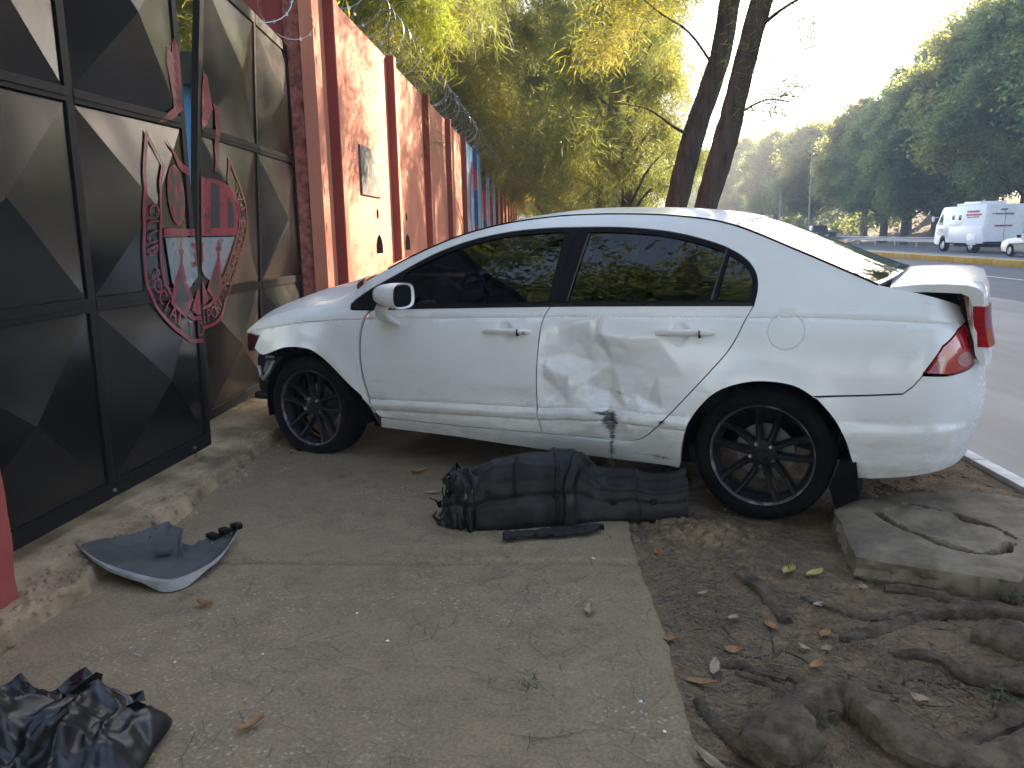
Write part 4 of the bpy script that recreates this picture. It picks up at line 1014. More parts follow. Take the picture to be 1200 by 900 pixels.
mb.build('bumper_ledge', PAINT, car)
# floor, wheel houses, engine bay
mb = MB(); mb.box((1.3, 0, .255), (2.0, 1.50, .10), bev=.02); mb.box((-.50, 0, .34), (.4, 1.1, .10), bev=.03); mb.box((2.9, 0, .50), (.9, 1.0, .34), bev=.03); mb.build('underbody', BLK, car)
for nm, cx in (('wheel_house', 0), ('wheel_house', 2.70)):
    for sgn in (1, -1):
        mb = MB(); V = []; F = []; n = 18
        for i in range(n+1):
            a = math.pi*(i/n)*1.16-.25; x = cx+.372*math.cos(a); z = .315+.362*math.sin(a)
            V += [(x, sgn*.50, z), (x, sgn*.835, z)]
        F = [(2*i, 2*i+1, 2*i+3, 2*i+2) for i in range(n)]; V2 = len(V); 
        V.append((cx, sgn*.50, .3)); F += [(2*i, 2*i+2, V2) for i in range(n)]
        mb.add(V, F); mb.build(nm, BLK, car, fixn=False)
mb = MB(); mb.box((3.26, .0, .46), (.10, .95, .12), bev=.04); mb.box((3.14, 0, .60), (.10, 1.1, .24), bev=.02); mb.build('crash_beam', BLK, car)
mb = MB(); mb.box((3.02, .66, .48), (.40, .20, .26), bev=.04); mb.box((3.10, .58, .33), (.38, .30, .05), bev=.02, rz=.2); mb.box((3.12, .40, .36), (.32, .5, .2), bev=.05); mb.build('engine_bay_front', BLK, car)
mb = MB(); mb.tube([(3.02, .80, .58), (3.06, .82, .50), (3.12, .80, .455), (3.17, .77, .47), (3.19, .76, .53)], .013, 7); mb.tube([(3.03, .79, .60), (3.10, .78, .60), (3.2, .70, .56), (3.3, .6, .50)], .008, 6); mb.tube([(3.08, .78, .56), (3.14, .75, .50), (3.2, .66, .52)], .022, 7); mb.build('broken_bracket', plain('alloy_bracket', (.22, .23, .24), .45, .5), car)
mb = MB(); 
for i in range(9):
    p = Vector((3.0+.3*random.random(), .55+.25*random.random(), .4+.2*random.random())); pts = [p]
    for k in range(5): p = p+Vector((random.uniform(-.05, .06), random.uniform(-.05, .03), random.uniform(-.06, .04))); pts.append(p)
    mb.tube(pts, .006, 5)
mb.build('loose_wiring', BLK, car)
hl = np.array([(3.145, .730), (3.27, .736), (3.40, .722), (3.47, .69), (3.43, .62), (3.33, .612), (3.215, .635)])
panel('headlamp', hl, HEADD, grid=.025, ins=.003, off=-.006, rim=.06, side='B')
mf = [(-.335, .32), (-.405, .32), (-.425, .165), (-.33, .10), (-.30, .2)]
for sgn in (1,):
    mb = MB(); V = [(x, sgn*.855, z) for x, z in mf]+[(x, sgn*.62, z) for x, z in mf]; n = len(mf)
    mb.add(V, [tuple(range(n)), tuple(range(n, 2*n))]+[(i, (i+1) % n, (i+1) % n+n, i+n) for i in range(n)]); mb.build('mud_flap', RUB, car, smooth=0)
# door handles
for door, c, key in ((DF, (1.315, .838), True), (DR_, (.37, .866), False)):
    mb = MB(); V = []; F = []; n = 14
    for i in range(n+1):
        u = i/n; t = c[0]+.142-.284*u; z = c[1]+(.003 if key else .006)*(u-.5)*2; hw = .0165*(1-.35*(2*u-1)**6); o_ = .010+.026*(1-(2*u-1)**4)
        X = S([t], [z])[0]; N = Snorm(np.array([t]), np.array([z]))[0]
        for (dz, do) in ((-1, -.012), (-1, .4), (-.65, .9), (.1, 1), (.75, .85), (1, .4), (1, -.012)):
            V.append(tuple(X+N*(o_*do if do > 0 else .012+do)+np.array([0, 0, hw*dz])))
    for i in range(n):
        for j in range(6): F.append((i*7+j, i*7+j+1, i*7+8+j, i*7+7+j))
    F += [tuple(range(7)), tuple(n*7+j for j in range(7))]
    mb.add(V, F); h = mb.build('door_handle', PAINT, door, smooth=40)
    t = c[0]-.075; X = S([t], [c[1]])[0]
    mb = MB(); mb.box((X[0], X[1]+.024, X[2]+.001), (.004, .03, .036)); mb.build('handle_gap', BLK, door, smooth=0)
    if key: mb = MB(); mb.lathe([(0, .003), (.009, .003), (.009, 0)], 14, c=(X[0]-.04, X[1]+.0355, X[2])); mb.build('key_lock', STEEL, door)
# door mirrors
def mirror(sgn, parent):
    mb = MB(); V = []; F = []; n = 12; m_ = 20
    for i in range(n+1):
        u = i/n; x = 2.075-.185*u; s = (1-(1-u)**2.6)**.55 if u > 0 else .02
        for j in range(m_):
            a = 2*math.pi*j/m_; ca, sa = math.cos(a), math.sin(a); p = .62
            yy = .972+.10*s*abs(ca)**p*(1 if ca > 0 else -1)-.015*u; zz = 1.018+(.072 if sa > 0 else .066)*s*abs(sa)**p*(1 if sa > 0 else -1)+.010*(1-u)
            V.append((x, sgn*yy, zz))
    for i in range(n):
        for j in range(m_): F.append((i*m_+j, i*m_+(j+1) % m_, (i+1)*m_+(j+1) % m_, (i+1)*m_+j))
    F.append(tuple(range(m_))); mb.add(V, F); h = mb.build('door_mirror', PAINT, parent, smooth=50)
    rim = [Vector(V[n*m_+j]) for j in range(m_)]; c = sum(rim, Vector())/m_
    R2 = [c+(p-c)*.86+Vector((.012, 0, 0)) for p in rim]
    mb = MB(); mb.add(rim+R2, [(j, (j+1) % m_, (j+1) % m_+m_, j+m_) for j in range(m_)]); mb.build('mirror_rim', PAINT, h)
    mb = MB(); mb.add([c+(p-c)*.86+Vector((.01, 0, 0)) for p in rim], [tuple(range(m_))]); mb.build('mirror_glass', BLKG, h, smooth=0)
    mb = MB(); st = [(2.02, .975, .975, .035, .055), (2.045, .955, .94, .045, .06), (2.06, .915, .90, .06, .055), (2.065, .865, .868, .078, .04)]; V = []; F = []
    for (x, y, z, rx, ry) in st:
        for j in range(12): a = 2*math.pi*j/12; V.append((x+rx*math.cos(a), sgn*(y+ry*.5*math.sin(a)), z+ .2*rx*math.cos(a)-.15*ry*math.sin(a)))
    for i in range(3):
        for j in range(12): F.append((i*12+j, i*12+(j+1) % 12, i*12+12+(j+1) % 12, i*12+12+j))
    mb.add(V, F); mb.build('mirror_stalk', PAINT, h, smooth=60)
mirror(1, car); mirror(-1, car)
# cabin
def seat(x, y, nm='seat'):
    mb = MB(); mb.box((x, y, .50), (.50, .50, .18), bev=.05); mb.build(nm, SEAT, car)
    mb = MB(); mb.box((x-.30, y, .85), (.16, .48, .62), bev=.05, ry=-.25); mb.box((x-.42, y, 1.22), (.11, .26, .17), bev=.04, ry=-.2); mb.build('seat_back', SEAT, car)
seat(1.35, .37); seat(1.35, -.37)
mb = MB(); mb.box((.45, 0, .52), (.5, 1.25, .18), bev=.05); mb.box((.12, 0, .84), (.16, 1.2, .55), bev=.05, ry=-.3); mb.build('rear_bench', SEAT, car)
mb = MB(); mb.box((2.10, 0, .86), (.38, 1.4, .18), bev=.05); mb.build('dashboard', BLK, car)
mb = MB(); mb.lathe([(.178+.014*math.cos(a), .014*math.sin(a)) for a in np.linspace(0, 2*math.pi, 9)], 26, axis='x', c=(1.80, .37, .93)); mb.box((1.82, .37, .93), (.05, .3, .04)); mb.build('steering_wheel', BLK, car)
bm = bmesh.new(); bmesh.ops.create_icosphere(bm, subdivisions=3, radius=1)
for v in bm.verts: d = 1+.22*noise.noise(v.co*2.2); v.co = Vector((v.co.x*.12, v.co.y*.17, v.co.z*.10))*d
me = bpy.data.meshes.new('airbag'); bm.to_mesh(me); bm.free(); me.materials.append(AIRB); me.polygons.foreach_set('use_smooth', [True]*len(me.polygons))
o = link('airbag', me, car, (1.88, .60, 1.0)); o['label'] = 'white deflated airbag behind the window'
# wheels
def wheel_mesh(flat):
    mb = MB(); RO, RI, Wd = .315, .238, .205
    prof = [(RI-.004, -.085), (RI+.004, -.098), (RI+.02, -.105), (.275, -.108), (.298, -.100), (.310, -.085), (RO, -.06), (RO, 0), (RO, .06), (.310, .085), (.298, .100), (.275, .108), (RI+.02, .105), (RI+.004, .098), (RI-.004, .085)]
    mb.lathe(prof, 72)
    if flat:
        z0 = -.278; V = []
        for x, y, z in mb.v:
            if z < z0+.10:
                k = max(0, (z0+.10-z)/.12); y = y*(1+.22*k*k) 
            V.append((x*(1+.02*max(0, -z-.2)), y, max(z, z0+.004*math.sin(x*40))))
        mb.v = V
    return mb
def wheel(x, z, sgn, flat):
    w_ = bpy.data.objects.new('wheel', None); COL.objects.link(w_); w_.parent = car; w_.location = (x, sgn*.758, z); w_.rotation_euler = (0, 0, 0 if sgn > 0 else math.pi)
    if flat: w_['label'] = 'wheel with a flat tyre'
    t = wheel_mesh(flat).build('tyre', RUB, w_, smooth=35)
    mb = MB(); mb.lathe([(.232, -.09), (.236, -.06), (.215, -.03), (.205, .0), (.205, .03), (.214, .055), (.226, .075), (.229, .080)], 60); mb.build('rim', RIMB, w_, smooth=40)
    mb = MB(); mb.lathe([(.226, .072), (.230, .086), (.236, .093), (.242, .092), (.243, .084), (.236, .078)], 60); mb.build('rim_edge', RIMS, w_, smooth=60)
    mb = MB(); mb.lathe([(.0, .0), (.135, .0), (.135, -.02), (.0, -.02)], 30); mb.build('brake_disc', plain('brake_disc_steel', (.09, .088, .085), .5, .7), w_) if sgn > 0 else None
    for i in range(5):
        for s_ in (-1, 1):
            a0 = math.pi/2+2*math.pi*i/5+.1
            mb = MB(); V = []; F = []; N_ = 7
            for k in range(N_+1):
                u = k/N_; r = .042+.186*u; a = a0+s_*(.36-.14*u-.02*u*u); hw = .015-.003*u+.006*max(0, u-.8)*5; yy = .060+.012*u-.010*math.sin(u*math.pi)+.008*(u**3)
                d = Vector((math.cos(a), 0, math.sin(a))); pn = Vector((-math.sin(a), 0, math.cos(a)))
                for (q, h) in ((-1.25, -.03), (-1, -.004), (-.45, .006), (.45, .006), (1, -.004), (1.25, -.03)): V.append(d*r+pn*hw*q+Vector((0, yy+h, 0)))
            for k in range(N_):
                for j in range(6): F.append((k*6+j, k*6+(j+1) % 6, k*6+6+(j+1) % 6, k*6+6+j))
            F += [tuple(range(6)), tuple(N_*6+j for j in range(6))]
            mb.add(V, F); mb.build('spoke', RIMB, w_, smooth=30)
    mb = MB(); mb.lathe([(0, .066), (.024, .066), (.030, .072), (.050, .068), (.066, .058), (.07, .03)], 28); mb.build('hub', RIMB, w_, smooth=40)
    for i in range(5):
        a = math.pi/2+2*math.pi*(i+.5)/5+.1
        mb = MB(); mb.lathe([(0, .082), (.007, .082), (.0095, .076), (.0095, .045)], 6, c=(.056*math.cos(a), 0, .056*math.sin(a))); mb.build('wheel_nut', STEEL if i in (0, 3) else RIMS, w_, smooth=0)
wheel(0, .31, 1, False); wheel(2.70, .310, 1, True); wheel(0, .31, -1, False); wheel(2.70, .31, -1, False)
# ------------------------------------------------------------------ foliage builders
def quads(C, D, Nn, L, Wd):
    """leaf blades: centre C, long direction D, width direction Nn, length L, width Wd -> 4-gon diamonds"""
    D = D/np.linalg.norm(D, axis=1)[:, None]; Wv = np.cross(D, Nn); Wv /= np.linalg.norm(Wv, axis=1)[:, None]+1e-9
    a = C-D*L[:, None]*.5; b = C+Wv*Wd[:, None]*.5; c = C+D*L[:, None]*.5; d = C-Wv*Wd[:, None]*.5
    V = np.stack([a, b, c, d], 1).reshape(-1, 3); n = len(C)
    return V, np.arange(4*n).reshape(n, 4)
def rdir(n):
    v = rng.normal(size=(n, 3)); return v/np.linalg.norm(v, axis=1)[:, None]
def clump_points(cl, per, shell=.55):
    out = []; 
    for (c, r) in cl:
        c = np.array(c, float); r = np.array(r, float); k = int(per*(r[0]*r[1]*r[2])**(2/3)); d = rdir(k); q = rng.random(k)**.5*(1+.30*rng.normal(size=k))
        out.append(c+d*r*q[:, None])
    P = np.vstack(out); f = 2.2/max(.5, np.mean([max(x[1]) for x in cl]))
    g = vn(P[:, 0]*f+P[:, 2]*f*.7, P[:, 1]*f-P[:, 2]*f*.9)*.6+vn(P[:, 0]*f*2.3-P[:, 2]*f*1.7+30, P[:, 1]*f*2.3+P[:, 2]*f*1.3)*.4
    return P[g > .40+.08*rng.random(len(P))]
def broad_crown(cl, per, L=.2, Wd=.11, mats=None, split=.25, droop=.2):
    C = clump_points(cl, per); n = len(C); D = rdir(n); D[:, 2] = D[:, 2]*.6-droop; N_ = rdir(n)+[0, 0, .8]
    V, Q = quads(C, D, N_, L*(.6+.8*rng.random(n)), Wd*(.6+.8*rng.random(n)))
    f = vn(C[:, 0]*.5+9, C[:, 1]*.5+C[:, 2]*.6); mi = ((f+.3*rng.random(n)-.15) > 1-split).astype(int)
    return npmesh('crown', V, Q, mats, False, mi)
def needle_crown(cl, per, L=.34, Wd=.016, mats=None, split=.4, tuft=16, hang=.75):
    C0 = clump_points(cl, per/tuft); n0 = len(C0); ax = rdir(n0); ax[:, 2] = ax[:, 2]*.4-hang*.55
    C = np.repeat(C0, tuft, 0); n = len(C); D = np.repeat(ax, tuft, 0)+rng.normal(size=(n, 3))*.42; D[:, 2] -= .25*hang
    C = C+rng.normal(size=(n, 3))*[.09, .09, .12]+D*.1
    V, Q = quads(C, D, rdir(n), L*(.55+.9*rng.random(n)), Wd*(.7+.6*rng.random(n)))
    f = np.repeat(vn(C0[:, 0]*.45+3, C0[:, 1]*.45+C0[:, 2]*.5), tuft); mi = ((f+.2*rng.random(n)-.1) > 1-split).astype(int)
    return npmesh('crown', V, Q, mats, False, mi)
def trunk_obj(parent, pts, rad, m, limbs=(), n=12, name='trunk', jit=.06):
    P = cr(pts, 6); Rr = np.interp(np.linspace(0, 1, len(P)), np.linspace(0, 1, len(rad)), rad)
    mb = MB(); mb.tube(P, list(Rr), n, jit=jit); o = mb.build(name, m, parent, smooth=80)
    for l, r in limbs:
        mb = MB(); q = cr(l, 5); mb.tube(q, list(np.interp(np.linspace(0, 1, len(q)), np.linspace(0, 1, len(r)), r)), 7, jit=.08); mb.build('limb', m, parent, smooth=80)
    return o
def mk_tree(name, label, cat, base, H, cr_r, kind, group=None, trunk_r=.18, lean=(0, 0), ncl=16, per=700, cz0=.35, seed=1, barkm=None, rz=0, mats=None, leaf=None, split=.3):
    st = random.getstate(); random.seed(seed)
    t = thing(name, label, cat, base, rz, group)
    top = (lean[0]*H, lean[1]*H, H*.86)
    tp = [(0, 0, -.3), (lean[0]*H*.2+random.uniform(-.1, .1), lean[1]*H*.2, H*.22), (lean[0]*H*.55+random.uniform(-.2, .2), lean[1]*H*.55+random.uniform(-.2, .2), H*.55), top]
    cl = []; limbs = []
    for i in range(ncl):
        v = (i+.5)/ncl; z = H*(cz0+(1-cz0)*v); rr = cr_r*math.sin(math.pi*min(1, .18+.82*v))**.6*(1 if kind != 'needle' else 1.0); a = i*2.4+random.uniform(-.5, .5)
        q = random.uniform(.35, .95)*rr; sx = lean[0]*z; sy = lean[1]*z
        c = (sx+q*math.cos(a), sy+q*math.sin(a), z+random.uniform(-.05, .05)*H); s = cr_r*(random.uniform(.32, .52) if kind == 'needle' else random.uniform(.20, .40))
        cl.append((c, (s, s*random.uniform(.85, 1.1), s*(.62 if kind != 'needle' else .75))))
        if i % 2 == 0 or kind == 'needle':
            zb = max(H*.18, c[2]-.35*q-.1*H); limbs.append(([(lean[0]*zb, lean[1]*zb, zb), ((lean[0]*zb+c[0])/2, (lean[1]*zb+c[1])/2, (zb+c[2])/2+.03*H), c], [trunk_r*.34*(1-.5*v), trunk_r*.2*(1-.5*v), .012]))
    trunk_obj(t, tp, [trunk_r*1.25, trunk_r, trunk_r*.7, trunk_r*.2], barkm or BARK, limbs)
    if kind == 'needle': me = needle_crown(cl, per, mats=mats or [LF_NEEDLE, LF_YEL], split=split, **(leaf or {}))
    else: me = broad_crown(cl, per, mats=mats or [LF_BROAD, LF_OLIVE], split=split, **(leaf or {}))
    link('crown', me, t); random.setstate(st); return t
def place_copy(src, base, rz, s, label, group=None):
    c = copy_tree(src); c.location = base; c.rotation_euler = (0, 0, rz); c.scale = (s, s, s); c['label'] = label
    if group: c['group'] = group
    return c

# ------------------------------------------------------------------ trees behind the wall (feathery, back-lit)
GW = 'feathery trees behind the pink wall'
A1 = mk_tree('feathery_tree', 'tall feathery tree just behind the pink wall above the plaque', 'tree', (-4.6, 13.2, 0), 10.5, 2.9, 'needle', GW, .2, (.04, 0), 26, 6500, .28, 3, leaf=dict(L=.28, Wd=.011), split=.34)
A2 = mk_tree('feathery_tree', 'yellowing feathery tree behind the blue part of the wall', 'tree', (-3.9, 24, 0), 11.5, 3.6, 'needle', GW, .22, (.09, 0), 28, 3300, .24, 5, leaf=dict(L=.34, Wd=.018), split=.5)
A3 = mk_tree('feathery_tree', 'dark feathery tree with two stems behind the wall', 'tree', (-6.5, 18.5, 0), 13, 3.8, 'needle', GW, .24, (.03, .02), 28, 2000, .28, 8, leaf=dict(L=.42, Wd=.024), split=.12)
for src, b, rz, s, lb in ((A3, (-8.8, 11.0, 0), 2.1, .95, 'dark feathery tree rising behind the far gate leaf'), (A2, (-3.6, 33.5, 0), 1.3, 1.0, 'yellow-lit feathery tree over the far end of the wall'), (A3, (-6.4, 29, 0), 4.0, 1.1, 'tall dark feathery tree behind the yellow ones'),
                          (A1, (-5.8, 36, 0), .7, 1.3, 'bushy feathery tree far behind the wall'), (A2, (-2.8, 46, 0), 3.3, 1.05, 'feathery tree leaning over the end of the wall'), (A3, (-9.5, 40, 0), .4, 1.3, 'tallest dark tree far behind the wall'), (A1, (-11, 24, 0), 3.0, 1.45, 'dark tree deep in the yard behind the wall'),
                          (A3, (-10.5, 16.5, 0), 5.2, 1.1, 'dark tree left of the others behind the wall'), (A2, (-1.6, 60, 0), 5, 1.1, 'distant yellow feathery tree beside the white building')):
    place_copy(src, b, rz, s, lb, GW)
# low creeper and bright twigs against the razor wire
cl = [((-2.75+.25*random.random(), y, 3.5+.55*random.random()), (.36, .5, .3)) for y in np.linspace(8.6, 17, 11)]
t = thing('wall_creeper', 'bright green creeper tangled behind the razor wire on the wall', 'creeper', (0, 0, 0)); link('foliage', broad_crown(cl, 900, .11, .03, [LF_BRIGHT, LF_YEL], .35, .6), t)
mb = MB()
for k in range(150):
    y = random.uniform(8.4, 19); p = Vector((-2.55+random.uniform(-.3, .2), y, 3.4+random.random()*.3)); pts = [p]
    for j in range(4): p = p+Vector((random.uniform(-.12, .12), random.uniform(-.16, .16), random.uniform(-.02, .22))); pts.append(p)
    mb.tube(pts, [.008, .007, .006, .005, .003], 4)
mb.build('stem', BARK2, t)['kind'] = 'stuff'
t = thing('hanging_branch', 'bright green drooping branch over the razor wire', 'branch', (0, 0, 0))
limb = [(-4.6, 13.2, 5.2), (-3.4, 12.6, 5.3), (-2.3, 12.2, 5.0), (-1.5, 12.0, 4.6)]
mb = MB(); q = cr(limb, 6); mb.tube(q, list(np.linspace(.05, .012, len(q))), 6); mb.build('limb', BARK, t)
cl = [((-2.9, 12.3, 4.75), (.5, .5, .35)), ((-2.0, 12.0, 4.55), (.4, .4, .4)), ((-1.55, 11.9, 4.25), (.3, .35, .4))]
link('foliage', needle_crown(cl, 12000, .22, .008, [LF_BRIGHT, LF_YEL], .35, 18, .8), t)

# ------------------------------------------------------------------ roadside trees right of the wall
def leaner(name, label, pts, rad, limbs, cl, per, **k):
    t = thing(name, label, 'tree', pts[0]); b = np.array(pts[0])
    trunk_obj(t, [tuple(np.array(p)-b) for p in pts], rad, BARK, [([tuple(np.array(q)-b) for q in l], r) for l, r in limbs], 16, jit=.07)
    if cl: link('crown', needle_crown([(tuple(np.array(c)-b), r) for c, r in cl], per, **k), t)
    return t
leaner('leaning_tree', 'left of two dark leaning trunks behind the car roof', [(1.70, 13.1, -.2), (1.90, 13.1, 1.2), (2.20, 13.1, 2.6), (2.62, 13.15, 3.9), (2.80, 13.2, 5.0), (3.15, 13.2, 7.2), (3.6, 13.3, 10)], [.20, .178, .17, .16, .15, .11, .05],
       [([(2.55, 13.1, 3.7), (2.1, 12.9, 4.2), (1.6, 12.8, 4.5), (1.0, 12.7, 5.0)], [.024, .018, .012, .005]), ([(2.25, 13.1, 2.7), (1.9, 12.9, 2.85), (1.5, 12.8, 3.1), (1.0, 12.7, 3.2)], [.028, .02, .013, .005]), ([(2.9, 13.2, 5.5), (3.8, 12.9, 6.3), (4.8, 12.4, 6.6)], [.07, .05, .015])],
       [((1.3, 12.9, 4.75), (.9, .8, .5)), ((.8, 12.8, 4.1), (.5, .6, .35)), ((2.0, 12.9, 5.0), (1.0, .9, .4)), ((2.6, 13, 6.6), (1.7, 1.6, 1.0)), ((1.2, 13.4, 6.0), (1.3, 1.3, .8)), ((4.6, 12.4, 6.7), (1.5, 1.4, .9)), ((3.6, 13.2, 9.2), (2.0, 2.0, 1.3)), ((.6, 12.7, 2.75), (.35, .4, .3)), ((1.4, 12.8, 3.1), (.35, .3, .22))], 8500, L=.17, Wd=.008, mats=[LF_NEEDLE, LF_YEL], split=.22, hang=.5)
leaner('leaning_tree', 'right of two dark leaning trunks, with a knobby burl', [(1.82, 11.55, -.2), (2.02, 11.6, 1.0), (2.22, 11.6, 1.8), (2.42, 11.62, 2.5), (2.56, 11.65, 3.1), (2.80, 11.65, 4.1), (3.2, 11.6, 5.4), (3.9, 11.5, 7.5), (4.4, 11.4, 9.5)], [.19, .165, .16, .172, .15, .145, .13, .085, .04],
       [([(2.5, 11.65, 2.8), (2.9, 11.5, 3.0), (3.2, 11.4, 2.95)], [.02, .012, .005]), ([(2.75, 11.65, 3.9), (3.2, 11.4, 4.2), (3.7, 11.2, 4.35)], [.03, .018, .006]), ([(3.3, 11.6, 5.6), (4.6, 11, 6.2), (5.8, 10.4, 6.3)], [.07, .05, .015])],
       [((3.3, 11.4, 4.35), (.8, .7, .40)), ((3.85, 11.2, 4.10), (.45, .4, .25)), ((2.95, 11.45, 2.95), (.38, .3, .20)), ((3.25, 11.4, 3.2), (.3, .3, .2)), ((2.75, 11.6, 3.5), (.3, .3, .25)), ((3.5, 11.3, 3.75), (.35, .3, .18)), ((5.8, 10.4, 6.5), (1.8, 1.7, 1.0)), ((4.3, 11.4, 8.6), (2.2, 2.2, 1.4)), ((3.0, 11, 6.6), (1.6, 1.5, .9)), ((6.8, 9.0, 7.4), (1.6, 1.8, 1.0))], 9500, L=.17, Wd=.009, mats=[LF_NEEDLE, LF_YEL], split=.25, hang=.5)
for nm, lb, P_, rr, fk in (('pine_tree', 'dark bare trunk rising behind the razor wire', [(-2.75, 16.5, -.2), (-2.72, 16.5, 3), (-2.6, 16.5, 7), (-2.5, 16.5, 11)], [.17, .16, .13, .05], 0), ('pine_tree', 'dark trunk behind the first blue bay of the wall', [(-2.75, 26, -.2), (-2.7, 26, 4), (-2.5, 26, 8), (-2.4, 26, 11)], [.2, .19, .15, .05], 0), ('pine_tree', 'dark trunk behind the end of the blue bays', [(-2.5, 33.5, -.2), (-2.45, 33.5, 4), (-2.3, 33.5, 8), (-2.2, 33.5, 11)], [.2, .19, .15, .05], 0), ('pine_tree', 'dark forked trunk left of the pale concrete pole', [(1.20, 21, -.2), (1.28, 21, 1.6), (1.46, 21, 3.4), (1.72, 21, 5.2), (1.9, 21, 8)], [.21, .185, .165, .14, .06], 1)):
    leaner(nm, lb, P_, rr, [([(1.34, 21, 2.3), (1.05, 20.9, 3.2), (.7, 20.8, 4.3)], [.07, .05, .015]), ([(1.5, 21, 3.7), (1.2, 21, 4.4), (1.0, 21, 5.4)], [.06, .04, .012])] if fk else [], [((P_[-1][0], P_[-1][1], P_[-1][2]-.8), (1.6, 1.6, 1.0)), ((P_[-1][0]+.8, P_[-1][1]+.5, P_[-1][2]-2.4), (1.2, 1.2, .8))], 2500, L=.3, Wd=.016, mats=[LF_NEEDLE, LF_YEL], split=.2, hang=.5)
B1 = mk_tree('roadside_tree', 'bushy dark tree right of the concrete pole', 'tree', (1.75, 25, 0), 9.5, 2.8, 'needle', 'trees along the verge behind the car', .22, (.05, 0), 26, 3400, .24, 12, leaf=dict(L=.28, Wd=.017), split=.15)
for b, rz, s, lb in (((1.72, 18.6, 0), 1.2, .68, 'bushy tree beside the brownish pole, nearest the car'), ((2.3, 32, 0), 2, 1.0, 'dark leafy tree behind the brownish pole'), ((.9, 31, 0), 2, 1.0, 'dark trunked tree left of the concrete pole'), ((.4, 38, 0), 4, 1.05, 'tree behind the pale concrete pole'), ((1.5, 47, 0), 1, 1.1, 'far tree on the verge'), ((-.3, 52, 0), 5, 1.15, 'far leafy tree beside the white building')):
    place_copy(B1, b, rz, s, lb, 'trees along the verge behind the car')
Y1 = place_copy(A2, (.1, 35, 0), 2.2, .85, 'yellow-lit feathery tree left of the poles', 'trees along the verge behind the car')
# utility poles
for nm, lb, x, y, r, m, h in (('utility_pole', 'pale grey concrete utility pole behind the car roof', 1.915, 23.1, .125, POLE, 10), ('utility_pole', 'brownish thinner utility pole right of the concrete one', 2.015, 20.1, .085, POLEW, 9.5)):
    t = thing(nm, lb, 'pole', (x, y, 0)); mb = MB(); mb.tube([(0, 0, -.3), (0, 0, h)], [r, r*.75], 16); mb.build('pole_shaft', m, t)
    mb = MB(); mb.box((0, 0, h-.6), (1.6, .1, .1)); mb.build('cross_arm', POLEW, t)

# ------------------------------------------------------------------ trees on the far bank
GB = 'broadleaf trees on the bank across the road'
def bz(x, y): return float(bankz(np.array([x]), np.array([y]))[0])-.1
C1 = mk_tree('bank_tree', 'large broad tree behind the armoured van', 'tree', (35, 62, bz(35, 62)), 17, 6.0, 'broad', GB, .42, (-.03, 0), 70, 1700, .28, 21, leaf=dict(L=.26, Wd=.14))
C2 = mk_tree('bank_tree', 'rounded lighter olive tree on the bank', 'tree', (34.5, 92, bz(34.5, 92)), 14, 5.4, 'broad', GB, .34, (-.02, 0), 64, 1600, .30, 22, leaf=dict(L=.30, Wd=.16), mats=[LF_OLIVE, LF_BROAD], split=.4, barkm=BARK2)
C3 = mk_tree('bank_tree', 'dark leafy tree on the bank right of the pickup', 'tree', (34, 74, bz(34, 74)), 14, 5.2, 'broad', GB, .36, (-.04, 0), 64, 1800, .28, 23, leaf=dict(L=.27, Wd=.14), split=.12)
for src, x, y, rz, s, lb in ((C3, 31.9, 75.5, 2.0, .8, 'slim dark trunked tree at the foot of the bank'), (C1, 37, 54, 1.4, 1.12, 'tallest bank tree at the right edge above the silver car'), (C3, 38, 66, 3, 1.15, 'tree high on the bank behind the van'), (C2, 39, 80, 2, 1.1, 'olive tree high on the bank'), (C3, 33.5, 84, 5, .95, 'tree behind the dark pickup'), (C2, 33, 106, 4, 1.0, 'pale olive tree beyond the lamp posts'),
                              (C3, 32.5, 120, 1, 1.0, 'far bank tree beside the leaning trunks'), (C2, 33, 138, 0, 1.1, 'distant olive tree on the bank'), (C1, 34, 160, 2.5, 1.0, 'distant bank tree left of the pickup'), (C2, 36, 190, 3.4, 1.3, 'most distant bank tree'), (C1, 44, 72, 2.6, 1.25, 'tree on top of the bank'), (C3, 37.5, 88, 1.6, 1.0, 'dark tree filling the slope behind the dark pickup'), (C3, 40, 71, 5.0, .95, 'dark tree filling the slope left of the van'), (C3, 45, 98, .9, 1.3, 'tree on top of the bank beyond'), (C1, 45, 125, .3, .8, 'tree on top of the distant bank'),
                              (C1, 38, 46.5, 1.4, 1.65, 'very tall bank tree added out of view beside the road past the right edge'), (C1, 37, 51.5, 4.4, 1.6, 'tall bank tree past the right edge'), (C3, 41, 50.5, 2.2, 1.9, 'added out-of-view broad tall bank tree past the right edge'), (C2, 36.5, 70, 0.2, 1.3, 'light olive tree rising behind the silver car'), (C3, 37, 42, 3.9, 1.9, 'wide bank tree across from the concrete slab'), (C3, 36, 36.5, 2.2, 1.8, 'big bank tree opposite the car'), (C1, 36, 30, .6, 1.45, 'bank tree across from the gate'), (C3, 36, 20, 5.5, 1.7, 'bank tree across the road nearer'), (C1, 44, 48, 5.1, 1.5, 'tall tree on top of the bank at right'), (C3, 44, 36, 1.2, 1.7, 'tall tree on the bank top'), (C1, 36, 8, 3.0, 1.3, 'bank tree beside the road behind the camera')):  # trees past the right edge are added out of view to shade the gate
    place_copy(src, (x, y, bz(x, y)), rz, s, lb, GB)
# undergrowth on the bank
cl = [((32.8+5*random.random()**2*2, random.choice([random.uniform(80, 190), random.uniform(92, 190)]), .7+random.random()*1.2), (1.5, 2.4, 1.1)) for k in range(70)]
cl = [((x, y, bz(x, y)+.5+r), s) for ((x, y, r), s) in cl]
o = link('bank_undergrowth', broad_crown(cl, 120, .42, .2, [LF_BROAD, LF_OLIVE], .15)); tag(o, 'dark scrub growing along the foot of the far bank', 'scrub', kind='stuff')
